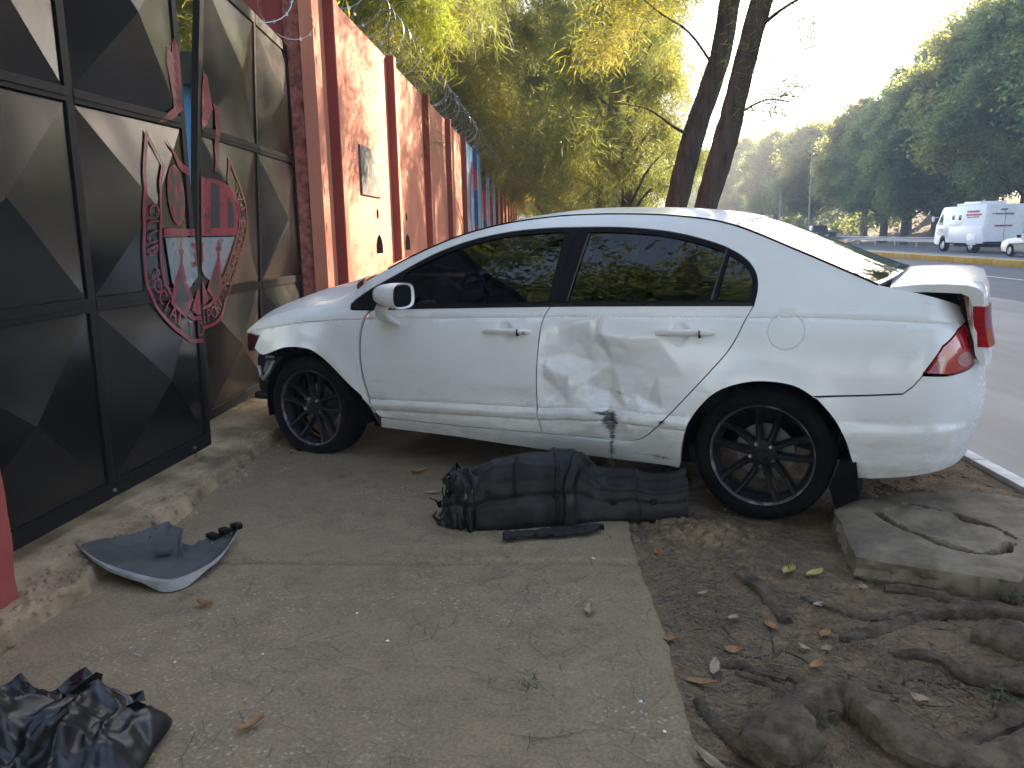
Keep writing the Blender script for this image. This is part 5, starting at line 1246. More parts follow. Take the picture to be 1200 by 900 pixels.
# trees added behind the photographer for reflections and shade; yard trees show in windows
D1 = mk_tree('street_tree', 'spreading street tree added unseen behind the photographer', 'tree', (2.0, -9, 0), 11, 4.5, 'broad', 'added trees behind the photographer', .3, (0, 0), 34, 1700, .28, 31, leaf=dict(L=.19, Wd=.09), split=.04)
for b, rz, s, lb in (((-4.5, -9, 0), 1, 1.0, 'street tree added behind the photographer nearest the wall'), ((1.5, -19, 0), 4, 1.2, 'farthest street tree added behind the photographer'), ((-3.5, -16, 0), 3, 1.2, 'tall tree added behind the photographer, second from the wall')): place_copy(D1, b, rz, s, lb)
for b, rz, s, lb in (((-7.6, 3.4, 0), 2.2, .92, 'dense yard tree standing just behind the gate leaves'), ((-11.5, 7.5, 0), .4, .9, 'yard tree behind the gate beside the blue shed'), ((-7.2, -2.6, 0), 1.1, 1.08, 'tall yard tree behind the near gate post')): place_copy(D1, b, rz, s, lb, 'yard trees behind the gate')

# ------------------------------------------------------------------ the near tree whose roots cover the verge
nt_ = thing('rooted_tree', 'old tree at the right edge with thick roots spreading over the dirt', 'tree', (2.25, 2.2, 0))
trunk_obj(nt_, [(0, 0, -.1), (.02, .0, .35), (.06, .02, 1.2), (.15, .05, 3), (.4, .2, 5.2), (.6, .4, 8)], [.46, .34, .29, .26, .2, .08], BARK, [([(.2, .1, 3.4), (1.0, 1.0, 4.6), (1.9, 2.2, 5.2)], [.12, .08, .03]), ([(.3, .1, 4.2), (-.8, .9, 5.4), (-1.6, 2, 6)], [.1, .07, .03])], 18)
cl = [((1.9, 2.4, 5.6), (1.9, 1.9, 1.0)), ((-1.6, 2.0, 6.6), (1.8, 1.9, 1.0)), ((.6, .4, 8.2), (2.4, 2.4, 1.3)), ((2.6, -1.2, 6.4), (1.9, 1.9, 1.0)), ((-.8, -2, 6.8), (1.9, 1.9, 1.0)), ((3.6, 1.2, 6.6), (1.6, 1.8, .9))]
link('crown', broad_crown(cl, 420, .16, .07, [LF_BROAD, LF_OLIVE], .2), nt_)
def ztop(p): return float(dirtz(np.array([p[0]]), np.array([p[1]]))[0])
ROOTS = [([(.724, 2.971), (.780, 2.833), (.802, 2.627)], [.03, .034, .022], .010), ([(.939, 2.471), (1.130, 2.567), (1.271, 2.630), (1.437, 2.644), (1.62, 2.5), (2.0, 2.3)], [.014, .026, .032, .05, .08, .16], .008), ([(.90, 2.80), (.955, 2.720), (1.063, 2.629), (1.230, 2.643), (1.33, 2.66)], [.008, .012, .014, .018, .02], .006), ([(1.226, 2.864), (1.387, 2.835), (1.443, 2.750), (1.550, 2.684), (1.9, 2.45)], [.016, .024, .028, .035, .09], .012),
         ([(.47, 1.90), (.598, 1.985), (.737, 2.054), (.824, 2.035), (.862, 1.935), (.925, 1.855), (1.03, 1.82), (1.165, 1.855), (1.5, 1.95), (2.0, 2.1)], [.026, .05, .058, .062, .058, .056, .055, .062, .1, .2], .045), ([(.414, 2.125), (.457, 1.98), (.52, 1.915)], [.018, .026, .035], .006), ([(1.05, 2.38), (1.175, 2.324), (1.223, 2.228), (1.344, 2.184), (1.6, 2.2), (2.0, 2.2)], [.012, .024, .035, .05, .08, .15], .012), ([(1.158, 2.344), (1.272, 2.247), (1.370, 2.225)], [.01, .022, .035], .008),
         ([(1.05, 1.89), (1.181, 1.961), (1.30, 2.04), (1.7, 2.12)], [.02, .035, .055, .12], .02), ([(.67, 2.33), (.735, 2.22), (.768, 2.148), (.90, 2.13)], [.012, .022, .026, .012], .005), ([(1.02, 2.50), (1.10, 2.535), (1.282, 2.615)], [.012, .02, .02], .0), ([(.939, 2.16), (1.0, 2.20), (1.035, 2.272)], [.01, .009, .006], .016), ([(.56, 2.30), (.64, 2.24), (.70, 2.12), (.72, 2.06)], [.012, .02, .025, .03], .004), ([(.86, 2.20), (.98, 2.165), (1.02, 2.17)], [.02, .024, .012], .0), ([(.50, 2.36), (.60, 2.33), (.69, 2.26)], [.01, .018, .02], .0), ([(1.35, 2.45), (1.42, 2.36), (1.5, 2.28)], [.05, .075, .08], .02)]
for P_, rr, lift in ROOTS:
    q = cr([(p[0]-2.25, p[1]-2.2, ztop(p)+lift*.7-r*.12) for p, r in zip(P_, rr)], 10)
    q = q+np.array([[noise.noise(Vector((x*9, y*9, 1)))*.016, noise.noise(Vector((x*9, y*9, 5)))*.016, noise.noise(Vector((x*14, y*14, 9)))*.010] for x, y, z in q])
    rads = np.interp(np.linspace(0, 1, len(q)), np.linspace(0, 1, len(rr)), rr); rads = [r*(1+.28*noise.noise(Vector((i*.33, r*50, 2)))) for i, r in enumerate(rads)]
    V = []; F = []; n_ = 22; ph = random.random()*50
    q = [Vector(p) for p in q]
    for i, p in enumerate(q):
        tn = (q[min(i+1, len(q)-1)]-q[max(i-1, 0)]).normalized(); sx = Vector((0, 0, 1)).cross(tn).normalized(); uy = tn.cross(sx)
        for k_ in range(n_):
            a = 2*math.pi*k_/n_; c_, s_ = math.cos(a), math.sin(a)
            rr_ = rads[i]*(1+.30*noise.noise(Vector((c_*1.3, s_*1.3, i*.06+ph)))+.22*noise.noise(Vector((c_*4.5, s_*4.5, i*.10+ph)))+.10*noise.noise(Vector((c_*9, s_*9, i*.5+ph))))
            V.append(p+sx*(rr_*c_)+uy*(rr_*s_*.82))
    for i in range(len(q)-1):
        for k_ in range(n_): F.append((i*n_+k_, i*n_+(k_+1) % n_, (i+1)*n_+(k_+1) % n_, (i+1)*n_+k_))
    F += [tuple(range(n_))[::-1], tuple((len(q)-1)*n_+k_ for k_ in range(n_))]
    mb = MB(); mb.add(V, F); mb.build('root', ROOTM, nt_, smooth=60)
for k_ in range(34):
    x, y = random.uniform(.5, 1.5), random.uniform(1.75, 2.75)
    if x > 1.25 and y > 2.6: continue
    a = random.uniform(0, 6.28); pts = []
    for j_ in range(7): pts.append((x-2.25, y-2.2, ztop((x, y))+.001+random.uniform(-.003, .003))); a += random.uniform(-.5, .5); x += .035*math.cos(a); y += .035*math.sin(a)
    r_ = random.uniform(.002, .006); mb = MB(); mb.tube(pts, [r_*.6, r_, r_, r_*.9, r_*.8, r_*.6, r_*.3], 6, jit=.15); mb.build('rootlet', ROOTM, nt_, smooth=60)
bm = bmesh.new(); bmesh.ops.create_icosphere(bm, subdivisions=5, radius=1)
for v in bm.verts: d = 1+.22*noise.noise(v.co*1.8)+.09*noise.noise(v.co*5)+.04*noise.noise(v.co*13); v.co = Vector((v.co.x*.115, v.co.y*.085, v.co.z*.07))*d
me = bpy.data.meshes.new('root_burl'); bm.to_mesh(me); bm.free(); me.materials.append(ROOTM); me.polygons.foreach_set('use_smooth', [True]*len(me.polygons)); link('root_burl', me, nt_, (.585-2.25, 1.915-2.2, .02), (0, 0, .5))

# ------------------------------------------------------------------ debris
def liner():
    t = thing('wheel_arch_liner', 'torn black plastic wheel arch liner lying under the sill of the car', 'car part', (.05, 3.62, 0), TH)
    ns, nc = 220, 90; V = []
    for i in range(ns+1):
        s = i/ns; x = -.56+1.12*s
        h = np.interp(s, [0, .06, .14, .20, .34, .46, .54, .58, .64, .70, .78, .86, .93, 1], [.20, .245, .235, .285, .305, .305, .302, .275, .20, .185, .195, .168, .175, .205])
        dpt = np.interp(s, [0, .12, .3, .5, .65, 1], [.10, .19, .22, .21, .15, .11])
        skew = .10*math.sin(s*3.0)-.03
        for j in range(nc+1):
            c = j/nc; a = -.35+c*(math.pi*.92+.35)
            y = -dpt*math.cos(a*.95)+skew; z = max(h*math.sin(max(a, 0))**.72 if a > 0 else .0, 0)
            if a <= 0: z = .004; y = -dpt*1.0+skew+(-a)*.10
            rib = 0
            if s < .47: rib += .016*sst(.30, .36, c)*(1-sst(.50, .56, c))
            rib += .008*math.exp(-((s-.465)/.006)**2)
            rib -= .012*math.exp(-((c-.22)/.02)**2)*(1 if s < .62 else .6)
            rib += .006*(sst(.66, .68, s)-sst(.70, .72, s))*sst(.3, .4, c)
            box_ = (sst(.17, .18, s)-sst(.44, .45, s))*(sst(.50, .52, c)-sst(.82, .84, c)); rib -= .014*box_
            rib += .010*math.exp(-((s-.30)/.005)**2)*(1-box_)*(c > .25)*(c < .5)
            fl = .50+.16*sst(.2, .95, c); rib += .020*(sst(fl-.012, fl, s)-sst(fl+.025, fl+.05, s))
            if s > fl+.05: rib += .022*sst(.50, .53, c)*(1-sst(.60, .66, c))+.010*math.exp(-((c-.34)/.02)**2)+.008*math.exp(-((s-.80)/.006)**2)
            rib += .010*math.exp(-((c-.40-.03*math.sin(9*s))/.012)**2)*(s < .48)
            rib += .007*noise.noise(Vector((s*7, c*4, 1)))+.003*noise.noise(Vector((s*24, c*14, 4)))
            if s < .14: rib += .03*noise.noise(Vector((s*40, c*9, 2)))
            V.append((x+.02*noise.noise(Vector((s*6, c*6, 3))), y-rib*math.cos(a)*1.2, z+rib*math.sin(max(a, 0))))
    k = nc+1; F = []
    for i in range(ns):
        for j in range(nc):
            s = i/ns; c = j/nc
            if s < .13 and noise.noise(Vector((s*60, c*11, 8))) > .18+2.2*s: continue
            if c > .9 and noise.noise(Vector((s*30, 2, 8))) > .15: continue
            F.append((i*k+j, i*k+j+1, (i+1)*k+j+1, (i+1)*k+j))
    mb = MB(); mb.add(V, F); o = mb.build('liner_shell', LINP, t, smooth=50); md_ = o.modifiers.new('s', 'SOLIDIFY'); md_.thickness = .004
    mb = MB()
    for i in range(7):
        p = Vector((-.56+.02*i, -.08+.02*random.random(), .06+.024*i)); pts = [p]
        for j in range(5): p = p+Vector((random.uniform(-.035, .02), random.uniform(-.02, .02), random.uniform(-.035, .03))); pts.append(p)
        mb.tube(pts, [.008, .012, .010, .012, .008, .004], 5, flat=.4)
    mb.build('torn_edge', LINP, t)
    for sx, c_ in ((-.35, .18), (-.05, .16), (.22, .10), (.40, .10)):
        mb = MB(); mb.lathe([(0, .006), (.012, .006), (.016, 0)], 10, c=(sx, -.0, 0)); o = mb.build('clip', BLK, t); o.location = (0, -.19 if sx < .1 else -.115, c_); o.rotation_euler = (-math.pi*.0, 0, math.pi if False else 0)
        o.scale = (1, -1, 1)
liner()
def strip():
    mb = MB(); V = []; n = 40
    for i in range(n+1):
        u = i/n; x = -.20+.44*u; w_ = np.interp(u, [0, .1, .3, .55, .8, 1], [.026, .03, .028, .05, .055, .005])
        for j in range(7):
            v = j/6-.5; V.append((x+.01*noise.noise(Vector((u*9, v*3, 1))), .24*u*.45+v*w_*1.6+.012*noise.noise(Vector((u*12, j, 2))), .012+.018*(1-4*v*v)+.012*noise.noise(Vector((u*11, v*5, 4)))))
    F = [(i*7+j, i*7+j+1, i*7+8+j, i*7+7+j) for i in range(n) for j in range(6)]
    mb.add(V, F); o = mb.build('plastic_strip', LINP, None, smooth=40, loc=(-.02, 3.30, .004)); m_ = o.modifiers.new('s', 'SOLIDIFY'); m_.thickness = .006
    tag(o, 'thin torn strip of black plastic lying in front of the liner', 'car part')
strip()
def bumper_piece():
    t = thing('bumper_fragment', 'broken bumper fragment, grey inside and white outside, leaning on the kerb ledge', 'car part', (-1.62, 3.03, 0))
    low = cr([(-1.945, 3.005), (-1.80, 2.90), (-1.68, 2.845), (-1.55, 2.80), (-1.45, 2.80), (-1.39, 2.90), (-1.36, 3.05), (-1.385, 3.31)], 8)
    up = cr([(-1.945, 3.03), (-1.88, 3.10), (-1.80, 3.17), (-1.755, 3.26), (-1.72, 3.34), (-1.68, 3.30), (-1.62, 3.27), (-1.60, 3.20), (-1.56, 3.13), (-1.51, 3.12), (-1.47, 3.18), (-1.43, 3.27), (-1.40, 3.325)], 8)
    up = np.array([up[int(round(i*(len(up)-1)/(len(low)-1)))] for i in range(len(low))])
    n = len(low); m_ = 16; V = []
    for i in range(n):
        u = i/(n-1); e = (4*u*(1-u))**.5
        for j in range(m_+1):
            v = j/m_; p = low[i]*(1-v)+up[i]*v
            z = .010+.036*(1-v)**3*(1-.35*e)*1.0+.055*e*v**1.6+.022*(2*u-1)**4+.055*(1-u)**3+.005*noise.noise(Vector((u*5, v*5, 2)))
            if i > n*.74 and v > .85: z += .012*(1 if (i//4) % 2 else 0)
            V.append((p[0]+1.62+(.012*noise.noise(Vector((i*.9, v*9, 1))) if v > .8 else 0), p[1]-3.03+(.016*noise.noise(Vector((i*.7, v*7, 5))) if v > .8 else 0), z))
    k = m_+1; F = [(i*k+j, (i+1)*k+j, (i+1)*k+j+1, i*k+j+1) for i in range(n-1) for j in range(m_)]
    mb = MB(); mb.add(V, F); mb.build('inner_face', GREYP, t, smooth=60, fixn=False)
    V2 = [(x*1.0, y-.004, z-.006) for x, y, z in V]
    mb = MB(); mb.add(V2, [f[::-1] for f in F])
    # outer painted lip turned towards the pavement
    L0 = [V[i*k] for i in range(n)]; L1_ = []
    for i in range(n):
        u = i/(n-1); a = np.array(L0[i]); w_ = np.interp(u, [0, .2, .40, .5, .65, .76, 1], [.004, .008, .010, .028, .032, .010, .003]); L1_.append((a[0]+.01*w_/.05, a[1]-w_*.55, max(.004, a[2]-w_)))
    q = len(mb.v); mb.add(L0+L1_, [(i, i+n, i+n+1, i+1) for i in range(n-1)]); 
    for i in range(n): mb.v[q+i] = (L0[i][0], L0[i][1], L0[i][2]+.003)
    L2_ = [(V[i*k+1][0], V[i*k+1][1], V[i*k+1][2]+.004) for i in range(n)]; mb.add(L0+L2_, [(i, i+1, i+n+1, i+n) for i in range(n-1)])
    mb.build('painted_outer_face', LIPW, t, smooth=60, fixn=False)
    mb = MB()
    for (x, y) in ((-1.395, 3.30), (-1.425, 3.245), (-1.455, 3.185)):
        mb.box((x+1.62, y-3.03, .072), (.035, .05, .022), rz=.9, bev=.004)
    mb.tube([(-1.47+1.62, 3.16-3.03, .052), (-1.43+1.62, 3.24-3.03, .062), (-1.385+1.62, 3.325-3.03, .072)], .010, 6); mb.build('clip_rail', BLK, t)
    mb = MB(); mb.box((-1.60+1.62, 3.05-3.03, .06), (.06, .035, .014), rz=.3, bev=.004); mb.box((-1.72+1.62, 3.0-3.03, .04), (.01, .24, .012), rz=.45); mb.build('rib', GREYP, t)
bumper_piece()
def bag():
    t = thing('rubbish_bag', 'crumpled black plastic rubbish bag in the near left corner', 'bag', (-1.42, 1.76, 0))
    nr, na = 90, 190; V = []
    def crease(p, s): 
        v = 1-abs(noise.noise(p*s)); return v**3
    for i in range(nr+1):
        r = i/nr
        for j in range(na):
            a = 2*math.pi*j/na
            R0 = .30+.05*math.sin(a*2+1)+.035*math.sin(a*3+2)+.09*math.exp(-((math.atan2(math.sin(a-.55), math.cos(a-.55)))/.20)**2)+.05*math.exp(-((math.atan2(math.sin(a-1.25), math.cos(a-1.25)))/.16)**2)+.06*noise.noise(Vector((math.cos(a)*2, math.sin(a)*2, 3)))
            x = R0*r*math.cos(a); y = R0*r*math.sin(a)*.95; z = .17*(1-r**2.2)**.8
            p = Vector((x, y, z))
            q = p+Vector((noise.noise(p*7), noise.noise(p*7+Vector((5, 0, 0))), 0))*.05
            d = .075*crease(q+Vector((.3, .1, 0)), 5.0)+.030*crease(q, 10)+.010*crease(q, 22)-.065
            f = (1-r**12); z = max(.004, z+d*f*1.0+.02); 
            V.append((x+.03*noise.noise(p*9), y+.03*noise.noise(p*9+Vector((0, 7, 0))), z))
    F = [(i*na+j, i*na+(j+1) % na, (i+1)*na+(j+1) % na, (i+1)*na+j) for i in range(nr) for j in range(na)]
    mb = MB(); mb.add(V, F); mb.build('bag_body', BAGM, t, smooth=75)
    def tuft(c, d, L, r0):
        mb = MB(); d = Vector(d).normalized(); ux = d.cross(Vector((0, 0, 1))).normalized(); uy = ux.cross(d); V = []; n = 12; k = 18
        for i in range(n+1):
            u = i/n; rr = r0*(1-.55*u)+.02*u*u
            for j in range(k):
                a = 2*math.pi*j/k; w_ = rr*(1+.35*math.sin(a*5+u*3)*(0.4+u)+.2*math.sin(a*8)); V.append(Vector(c)+d*(L*u*(1+.25*math.sin(a*3)*(u > .8)))+ux*w_*math.cos(a)+uy*w_*.7*math.sin(a))
        mb.add(V, [(i*k+j, i*k+(j+1) % k, (i+1)*k+(j+1) % k, (i+1)*k+j) for i in range(n) for j in range(k)]); mb.build('bag_tie', BAGM, t, smooth=60, fixn=True)
    tuft((.21, .13, .06), (.8, .5, .08), .09, .040); tuft((.06, .20, .07), (.35, .8, .12), .09, .045); tuft((-.16, .17, .06), (-.1, .9, .3), .06, .02)
bag()
# leaves and scraps
def leaf_mesh(name, m, L, W_, curl):
    V = []; n = 8
    for i in range(n+1):
        u = i/n; w_ = W_*math.sin(math.pi*min(1, u*.95+.03))**.8*(1-.3*u)
        for s in (-1, 0, 1): V.append(((u-.5)*L, s*w_*(.85+.3*random.random()), .004+curl*(2*u-1)**2*.5+curl*abs(s)*.9+random.uniform(0, .002)))
    F = [(i*3+s, i*3+s+1, i*3+s+4, i*3+s+3) for i in range(n) for s in (0, 1)]
    mb = MB(); mb.add(V, F); o = mb.build(name, m, None, smooth=60); return o
def gz(x, y):
    if x < -1.8: return float(ledge_h(np.array([x]), np.array([y]))[0])
    if x < .36: return float(walkz(np.array([x]), np.array([y]))[0])
    if 1.3 < x < 2.2 and 2.8 < y < 3.7: return .085
    return float(dirtz(np.array([x]), np.array([y]))[0])+.004
L_B = [(-.828, 1.944, 'brown dry leaf on the pavement at the bottom of the picture'), (-1.273, 2.672, 'small brown leaf on the pavement near the bumper fragment'), (.127, 2.636, 'curled tan leaf near the right edge of the pavement'), (.581, 2.438, 'orange brown leaf on bare dirt'), (.902, 2.520, 'orange leaf beside the long thin root'), (.496, 2.315, 'pale brown leaf at the pavement edge'), (.435, 2.241, 'broad brown leaf lying flat near the pavement edge'), (.386, 2.475, 'brown leaf against the pavement edge'), (.740, 2.585, 'small orange leaf below the short thick root'), (.390, 1.848, 'large tan leaf at the bottom beside the pavement edge'), (.80, 2.30, 'dull brown leaf amid the small roots'), (.43, 3.15, 'twisted brown leaf near the soil heap'), (-1.62, 4.75, 'curled brown leaf by the flat tyre'), (-.75, 4.3, 'brown leaf under the front door'), (-.62, 3.95, 'tan leaf under the car sill')]
for i, (x, y, lb) in enumerate(L_B):
    o = leaf_mesh('fallen_leaf', LEAFBR if i not in (2, 5, 9, 12, 14) else LEAFPA, random.uniform(.055, .09) if i not in (6, 9) else .11, random.uniform(.014, .022), random.uniform(.006, .016)); o.location = (x, y, gz(x, y)+.002); o.rotation_euler = (random.uniform(-.15, .15), random.uniform(-.15, .15), random.uniform(0, 6.28)); tag(o, lb, 'leaf', 'fallen leaves')
for x, y, lb in ((-1.061, 1.806, 'yellow green leaf beside the rubbish bag'), (.910, 2.975, 'yellow green leaf in the dirt behind the short root'), (1.008, 2.969, 'yellowish leaf in front of the concrete slab')):
    o = leaf_mesh('fallen_leaf', LEAFYE, .085, .024, .010); o.location = (x, y, gz(x, y)+.003); o.rotation_euler = (.1, .1, random.uniform(0, 6)); tag(o, lb, 'leaf', 'fallen leaves')
L_P = [(1.015, 2.086, .08, 'large pale dry leaf among the roots'), (.872, 2.414, .055, 'pale dry leaf below the thin root'), (.934, 2.708, .06, 'pale twig-like leaf on the dirt'), (1.141, 2.834, .06, 'pale leaf in front of the slab corner'), (.620, 2.62, .07, 'pale curled leaf strip on the dirt'), (.80, 2.43, .06, 'pale leaf cluster on the dirt'), (1.55, 3.62, .05, 'pale leaf on the slab near the bumper'), (1.48, 3.6, .045, 'small pale leaf on the back of the slab'), (.55, 2.80, .05, 'pale leaf on dirt by the soil heap')]
for x, y, s, lb in L_P:
    o = leaf_mesh('fallen_leaf', LEAFPA, s*.8, s*.27, .008); o.location = (x, y, gz(x, y)+.003); o.rotation_euler = (random.uniform(-.2, .2), random.uniform(-.2, .2), random.uniform(0, 6.28)); tag(o, lb, 'leaf', 'fallen leaves')
for x, y, lb in ((.242, 2.086, 'white scrap near the right pavement edge'), (-.935, 2.329, 'white scrap in the middle of the pavement'), (-1.200, 2.279, 'tiny white scrap above the bag'), (-.55, 2.42, 'thin white scrap on the worn concrete'), (-.70, 2.62, 'white sliver on the pavement'), (.29, 1.95, 'white crumb at the lower pavement edge'), (.16, 3.1, 'pale crumb at the slab joint')):
    mb = MB(); mb.box((0, 0, .003), (random.uniform(.008, .018), random.uniform(.005, .009), .004), bev=.0015); o = mb.build('paper_scrap', PAPER, None, loc=(x, y, gz(x, y)+.002), rot=(0, 0, random.uniform(0, 3))); tag(o, lb, 'scrap', 'scraps of litter')
# pine needles and twigs
N = 1500; cx = rng.random(60)*2.1-1.75; cy = 1.5+rng.random(60)*3.0; k = rng.integers(0, 60, N)
X = np.where(rng.random(N) < .8, cx[k]+rng.normal(size=N)*.14, rng.random(N)*2.1-1.75); Y = np.where(rng.random(N) < .8, cy[k]+rng.normal(size=N)*.07, 1.4+rng.random(N)*3.4)
ok = (X > -1.76) & (X < .34) & ~((Y > 3.05) & (Y < 3.09)); X, Y = X[ok], Y[ok]; N = len(X)
A = rng.normal(size=N)*.8+.2*k[ok]; Lh = .015+.04*rng.random(N)*rng.random(N)*2
def strips(X, Y, Z, A, Lh, wd, name, m):
    n = len(X); seg = []; c2 = rng.normal(size=n)*.35
    P0 = np.stack([X-np.cos(A)*Lh, Y-np.sin(A)*Lh], -1); P2 = np.stack([X+np.cos(A+c2)*Lh, Y+np.sin(A+c2)*Lh], -1); P1 = np.stack([X, Y], -1)
    V = []; nn = np.stack([-np.sin(A), np.cos(A)], -1)*wd[:, None]
    for P in (P0, P1, P2): V += [np.column_stack([P-nn, Z]), np.column_stack([P+nn, Z])]
    V = np.stack(V, 1).reshape(-1, 3); i = np.arange(n)*6
    Q = np.vstack([np.stack([i, i+1, i+3, i+2], -1), np.stack([i+2, i+3, i+5, i+4], -1)])
    return link(name, npmesh(name, V, Q, m))
o = strips(X, Y, walkz(X, Y)+.004, A, Lh, .0003+.0005*rng.random(N), 'needle_litter', NEEDLE); tag(o, 'dark dry needles scattered over the pavement', 'litter', kind='stuff')
N = 11000; X = .38+1.5*rng.random(N)**1.2; Y = 1.4+rng.random(N)*2.6; ok = ~((X > 1.15) & (Y > 2.75)); X, Y = X[ok], Y[ok]; N = len(X)
o = strips(X, Y, dirtz(X, Y)+.004, rng.random(N)*6.28, .008+.03*rng.random(N)**2, .0007+.001*rng.random(N), 'dirt_litter', [pm('dry_stalks', (.05, .038, .028), (.22, .17, .12), 60, .95, 0)]); tag(o, 'dry stalks and needles strewn over the bare dirt', 'litter', kind='stuff')
# gravel and clods
def crumbs(n, xf, zf, s0, s1, name, m, lb):
    V = []; F = []; base = [(-1, -1, -.4), (1, -1, -.5), (1, 1, -.4), (-1, 1, -.5), (-.7, -.6, .6), (.6, -.7, .7), (.7, .6, .5), (-.6, .7, .7)]
    fc = [(0, 1, 5, 4), (1, 2, 6, 5), (2, 3, 7, 6), (3, 0, 4, 7), (4, 5, 6, 7)]
    VV = []; QQ = []
    X, Y = xf(n); Z = zf(X, Y); s = s0+(s1-s0)*rng.random(n)**3; a = rng.random(n)*6.28
    for i, (bx_, by_, bz_) in enumerate(base):
        jx = bx_*(.7+.6*rng.random(n)); jy = by_*(.7+.6*rng.random(n)); VV.append(np.stack([X+s*(jx*np.cos(a)-jy*np.sin(a)), Y+s*(jx*np.sin(a)+jy*np.cos(a)), Z+s*bz_*.8], -1))
    V = np.stack(VV, 1).reshape(-1, 3); i = np.arange(n)*8
    Q = np.vstack([np.stack([i+q for q in f], -1) for f in fc]); tag(link(name, npmesh(name, V, Q, m, True)), lb, 'rubble', kind='stuff')
crumbs(4200, lambda n: (.37+1.6*rng.random(n), 1.35+3.2*rng.random(n)), dirtz, .002, .012, 'dirt_crumbs', DIRT, 'small clods and grit on the bare dirt')
crumbs(500, lambda n: (.62+rng.normal(size=n)*.16, 3.40+rng.normal(size=n)*.12), dirtz, .006, .03, 'soil_clods', DIRT, 'soil clods pushed up in front of the rear wheel')
crumbs(900, lambda n: (-1.80+rng.normal(size=n)*.05-.12*rng.random(n), 2.3+4.2*rng.random(n)), lambda x, y: np.where(x < -1.79, ledge_h(x, y), walkz(x, y)), .003, .016, 'kerb_rubble', LEDGE, 'crumbled stones along the broken kerb edge')
crumbs(700, lambda n: (-2.3+.5*rng.random(n), 2.3+4.6*rng.random(n)), ledge_h, .002, .010, 'ledge_grit', LEDGE, 'grit on the earthen ledge under the gate')
crumbs(600, lambda n: (1.25+1.1*rng.random(n), 3.72+1.2*rng.random(n)), dirtz, .003, .014, 'verge_grit', DIRT, 'grit between the slab and the white kerb')
# small plants
WEEDM = plain('dull_weed_green', (.06, .075, .04), .8)
def weed(x, y, s, lb, n=40):
    C = np.column_stack([rng.normal(size=n)*.02*s, rng.normal(size=n)*.02*s, .02*s+np.abs(rng.normal(size=n))*.03*s]); D = rdir(n); D[:, 2] = np.abs(D[:, 2])+.4
    V, Q = quads(C, D, rdir(n), np.full(n, .03*s)*(.6+rng.random(n)), np.full(n, .007*s)); t = thing('weed', lb, 'weed', (x, y, gz(x, y)), 0, 'small weeds in the dirt'); link('foliage', npmesh('foliage', V, Q, [WEEDM]), t)
weed(.70, 1.955, .7, 'small green weed beside the burl root'); weed(1.22, 2.08, .9, 'grey green weed tuft among the right hand roots', 50); weed(1.60, 2.73, 1.0, 'dry weed at the slab end'); weed(-.08, 2.13, .8, 'dry tuft growing on the pavement', 24); weed(.93, 3.0, .8, 'dry weed in front of the slab corner', 24)
# damp patch under the liner
P_ = np.array([(-.36+.17*math.cos(a)*(1+.15*math.sin(3*a)), 3.50+.075*math.sin(a)*(1+.2*math.cos(2*a))) for a in np.linspace(0, 2*math.pi, 40, endpoint=False)])
DAMP = plain('oily_damp', (.022, .020, .018), .35)
mb = MB(); mb.add([(x, y, float(walkz(np.array([x]), np.array([y]))[0])+.0042) for x, y in P_], [tuple(range(len(P_)))]); tag(mb.build('oil_stain', DAMP, None, smooth=0), 'dark damp oil stain on the pavement by the liner', 'stain')

# ------------------------------------------------------------------ vehicles across the road
def far_wheel(parent, x, y, z, r, wd, axis='x'):
    w_ = bpy.data.objects.new('wheel', None); COL.objects.link(w_); w_.parent = parent; w_.location = (x, y, z)
    mb = MB(); mb.lathe([(r*.62, -wd/2), (r*.95, -wd/2), (r, -wd*.35), (r, wd*.35), (r*.95, wd/2), (r*.62, wd/2)], 28, axis='x'); mb.build('tyre', RUB, w_)
    mb = MB(); mb.lathe([(0, wd*.30), (r*.3, wd*.36), (r*.55, wd*.28), (r*.62, wd*.48)], 24, axis='x'); mb.lathe([(0, -wd*.30), (r*.3, -wd*.36), (r*.55, -wd*.28), (r*.62, -wd*.48)], 24, axis='x'); mb.build('rim', STEEL, w_)
def profile_body(name, prof, hw, m, parent, shrink=None, bev=.06, nu=10):
    """side outline (y forward, z) swept across x with softened flanks; shrink(z) narrows the body with height"""
    mb = MB(); k = len(prof); V = []; F = []; xs_ = [-1, -.985, -.95, -.88, -.5, 0, .5, .88, .95, .985, 1]
    c = (sum(p[0] for p in prof)/k, sum(p[1] for p in prof)/k)
    for u in xs_:
        e = max(0, (abs(u)-.88)/.12); d = bev*(1-math.sqrt(max(0, 1-e*e)))
        for (y, z) in prof:
            v = Vector((c[0]-y, c[1]-z)); L = v.length; v = v/L*d if L else v
            V.append((u*hw*(shrink(z) if shrink else 1), y+v.x, z+v.y))
    n = len(xs_)
    for i in range(n-1):
        for j in range(k): F.append((i*k+j, i*k+(j+1) % k, (i+1)*k+(j+1) % k, (i+1)*k+j))
    F += [tuple(range(k))[::-1], tuple((n-1)*k+j for j in range(k))]
    mb.add(V, F); return mb.build(name, m, parent, smooth=40)
WG = plain('vehicle_glass', (.015, .018, .022), .06, 0, .8); GRL = plain('grey_lettering', (.22, .23, .24), .6); REDL = plain('red_lettering', (.52, .10, .10), .6)
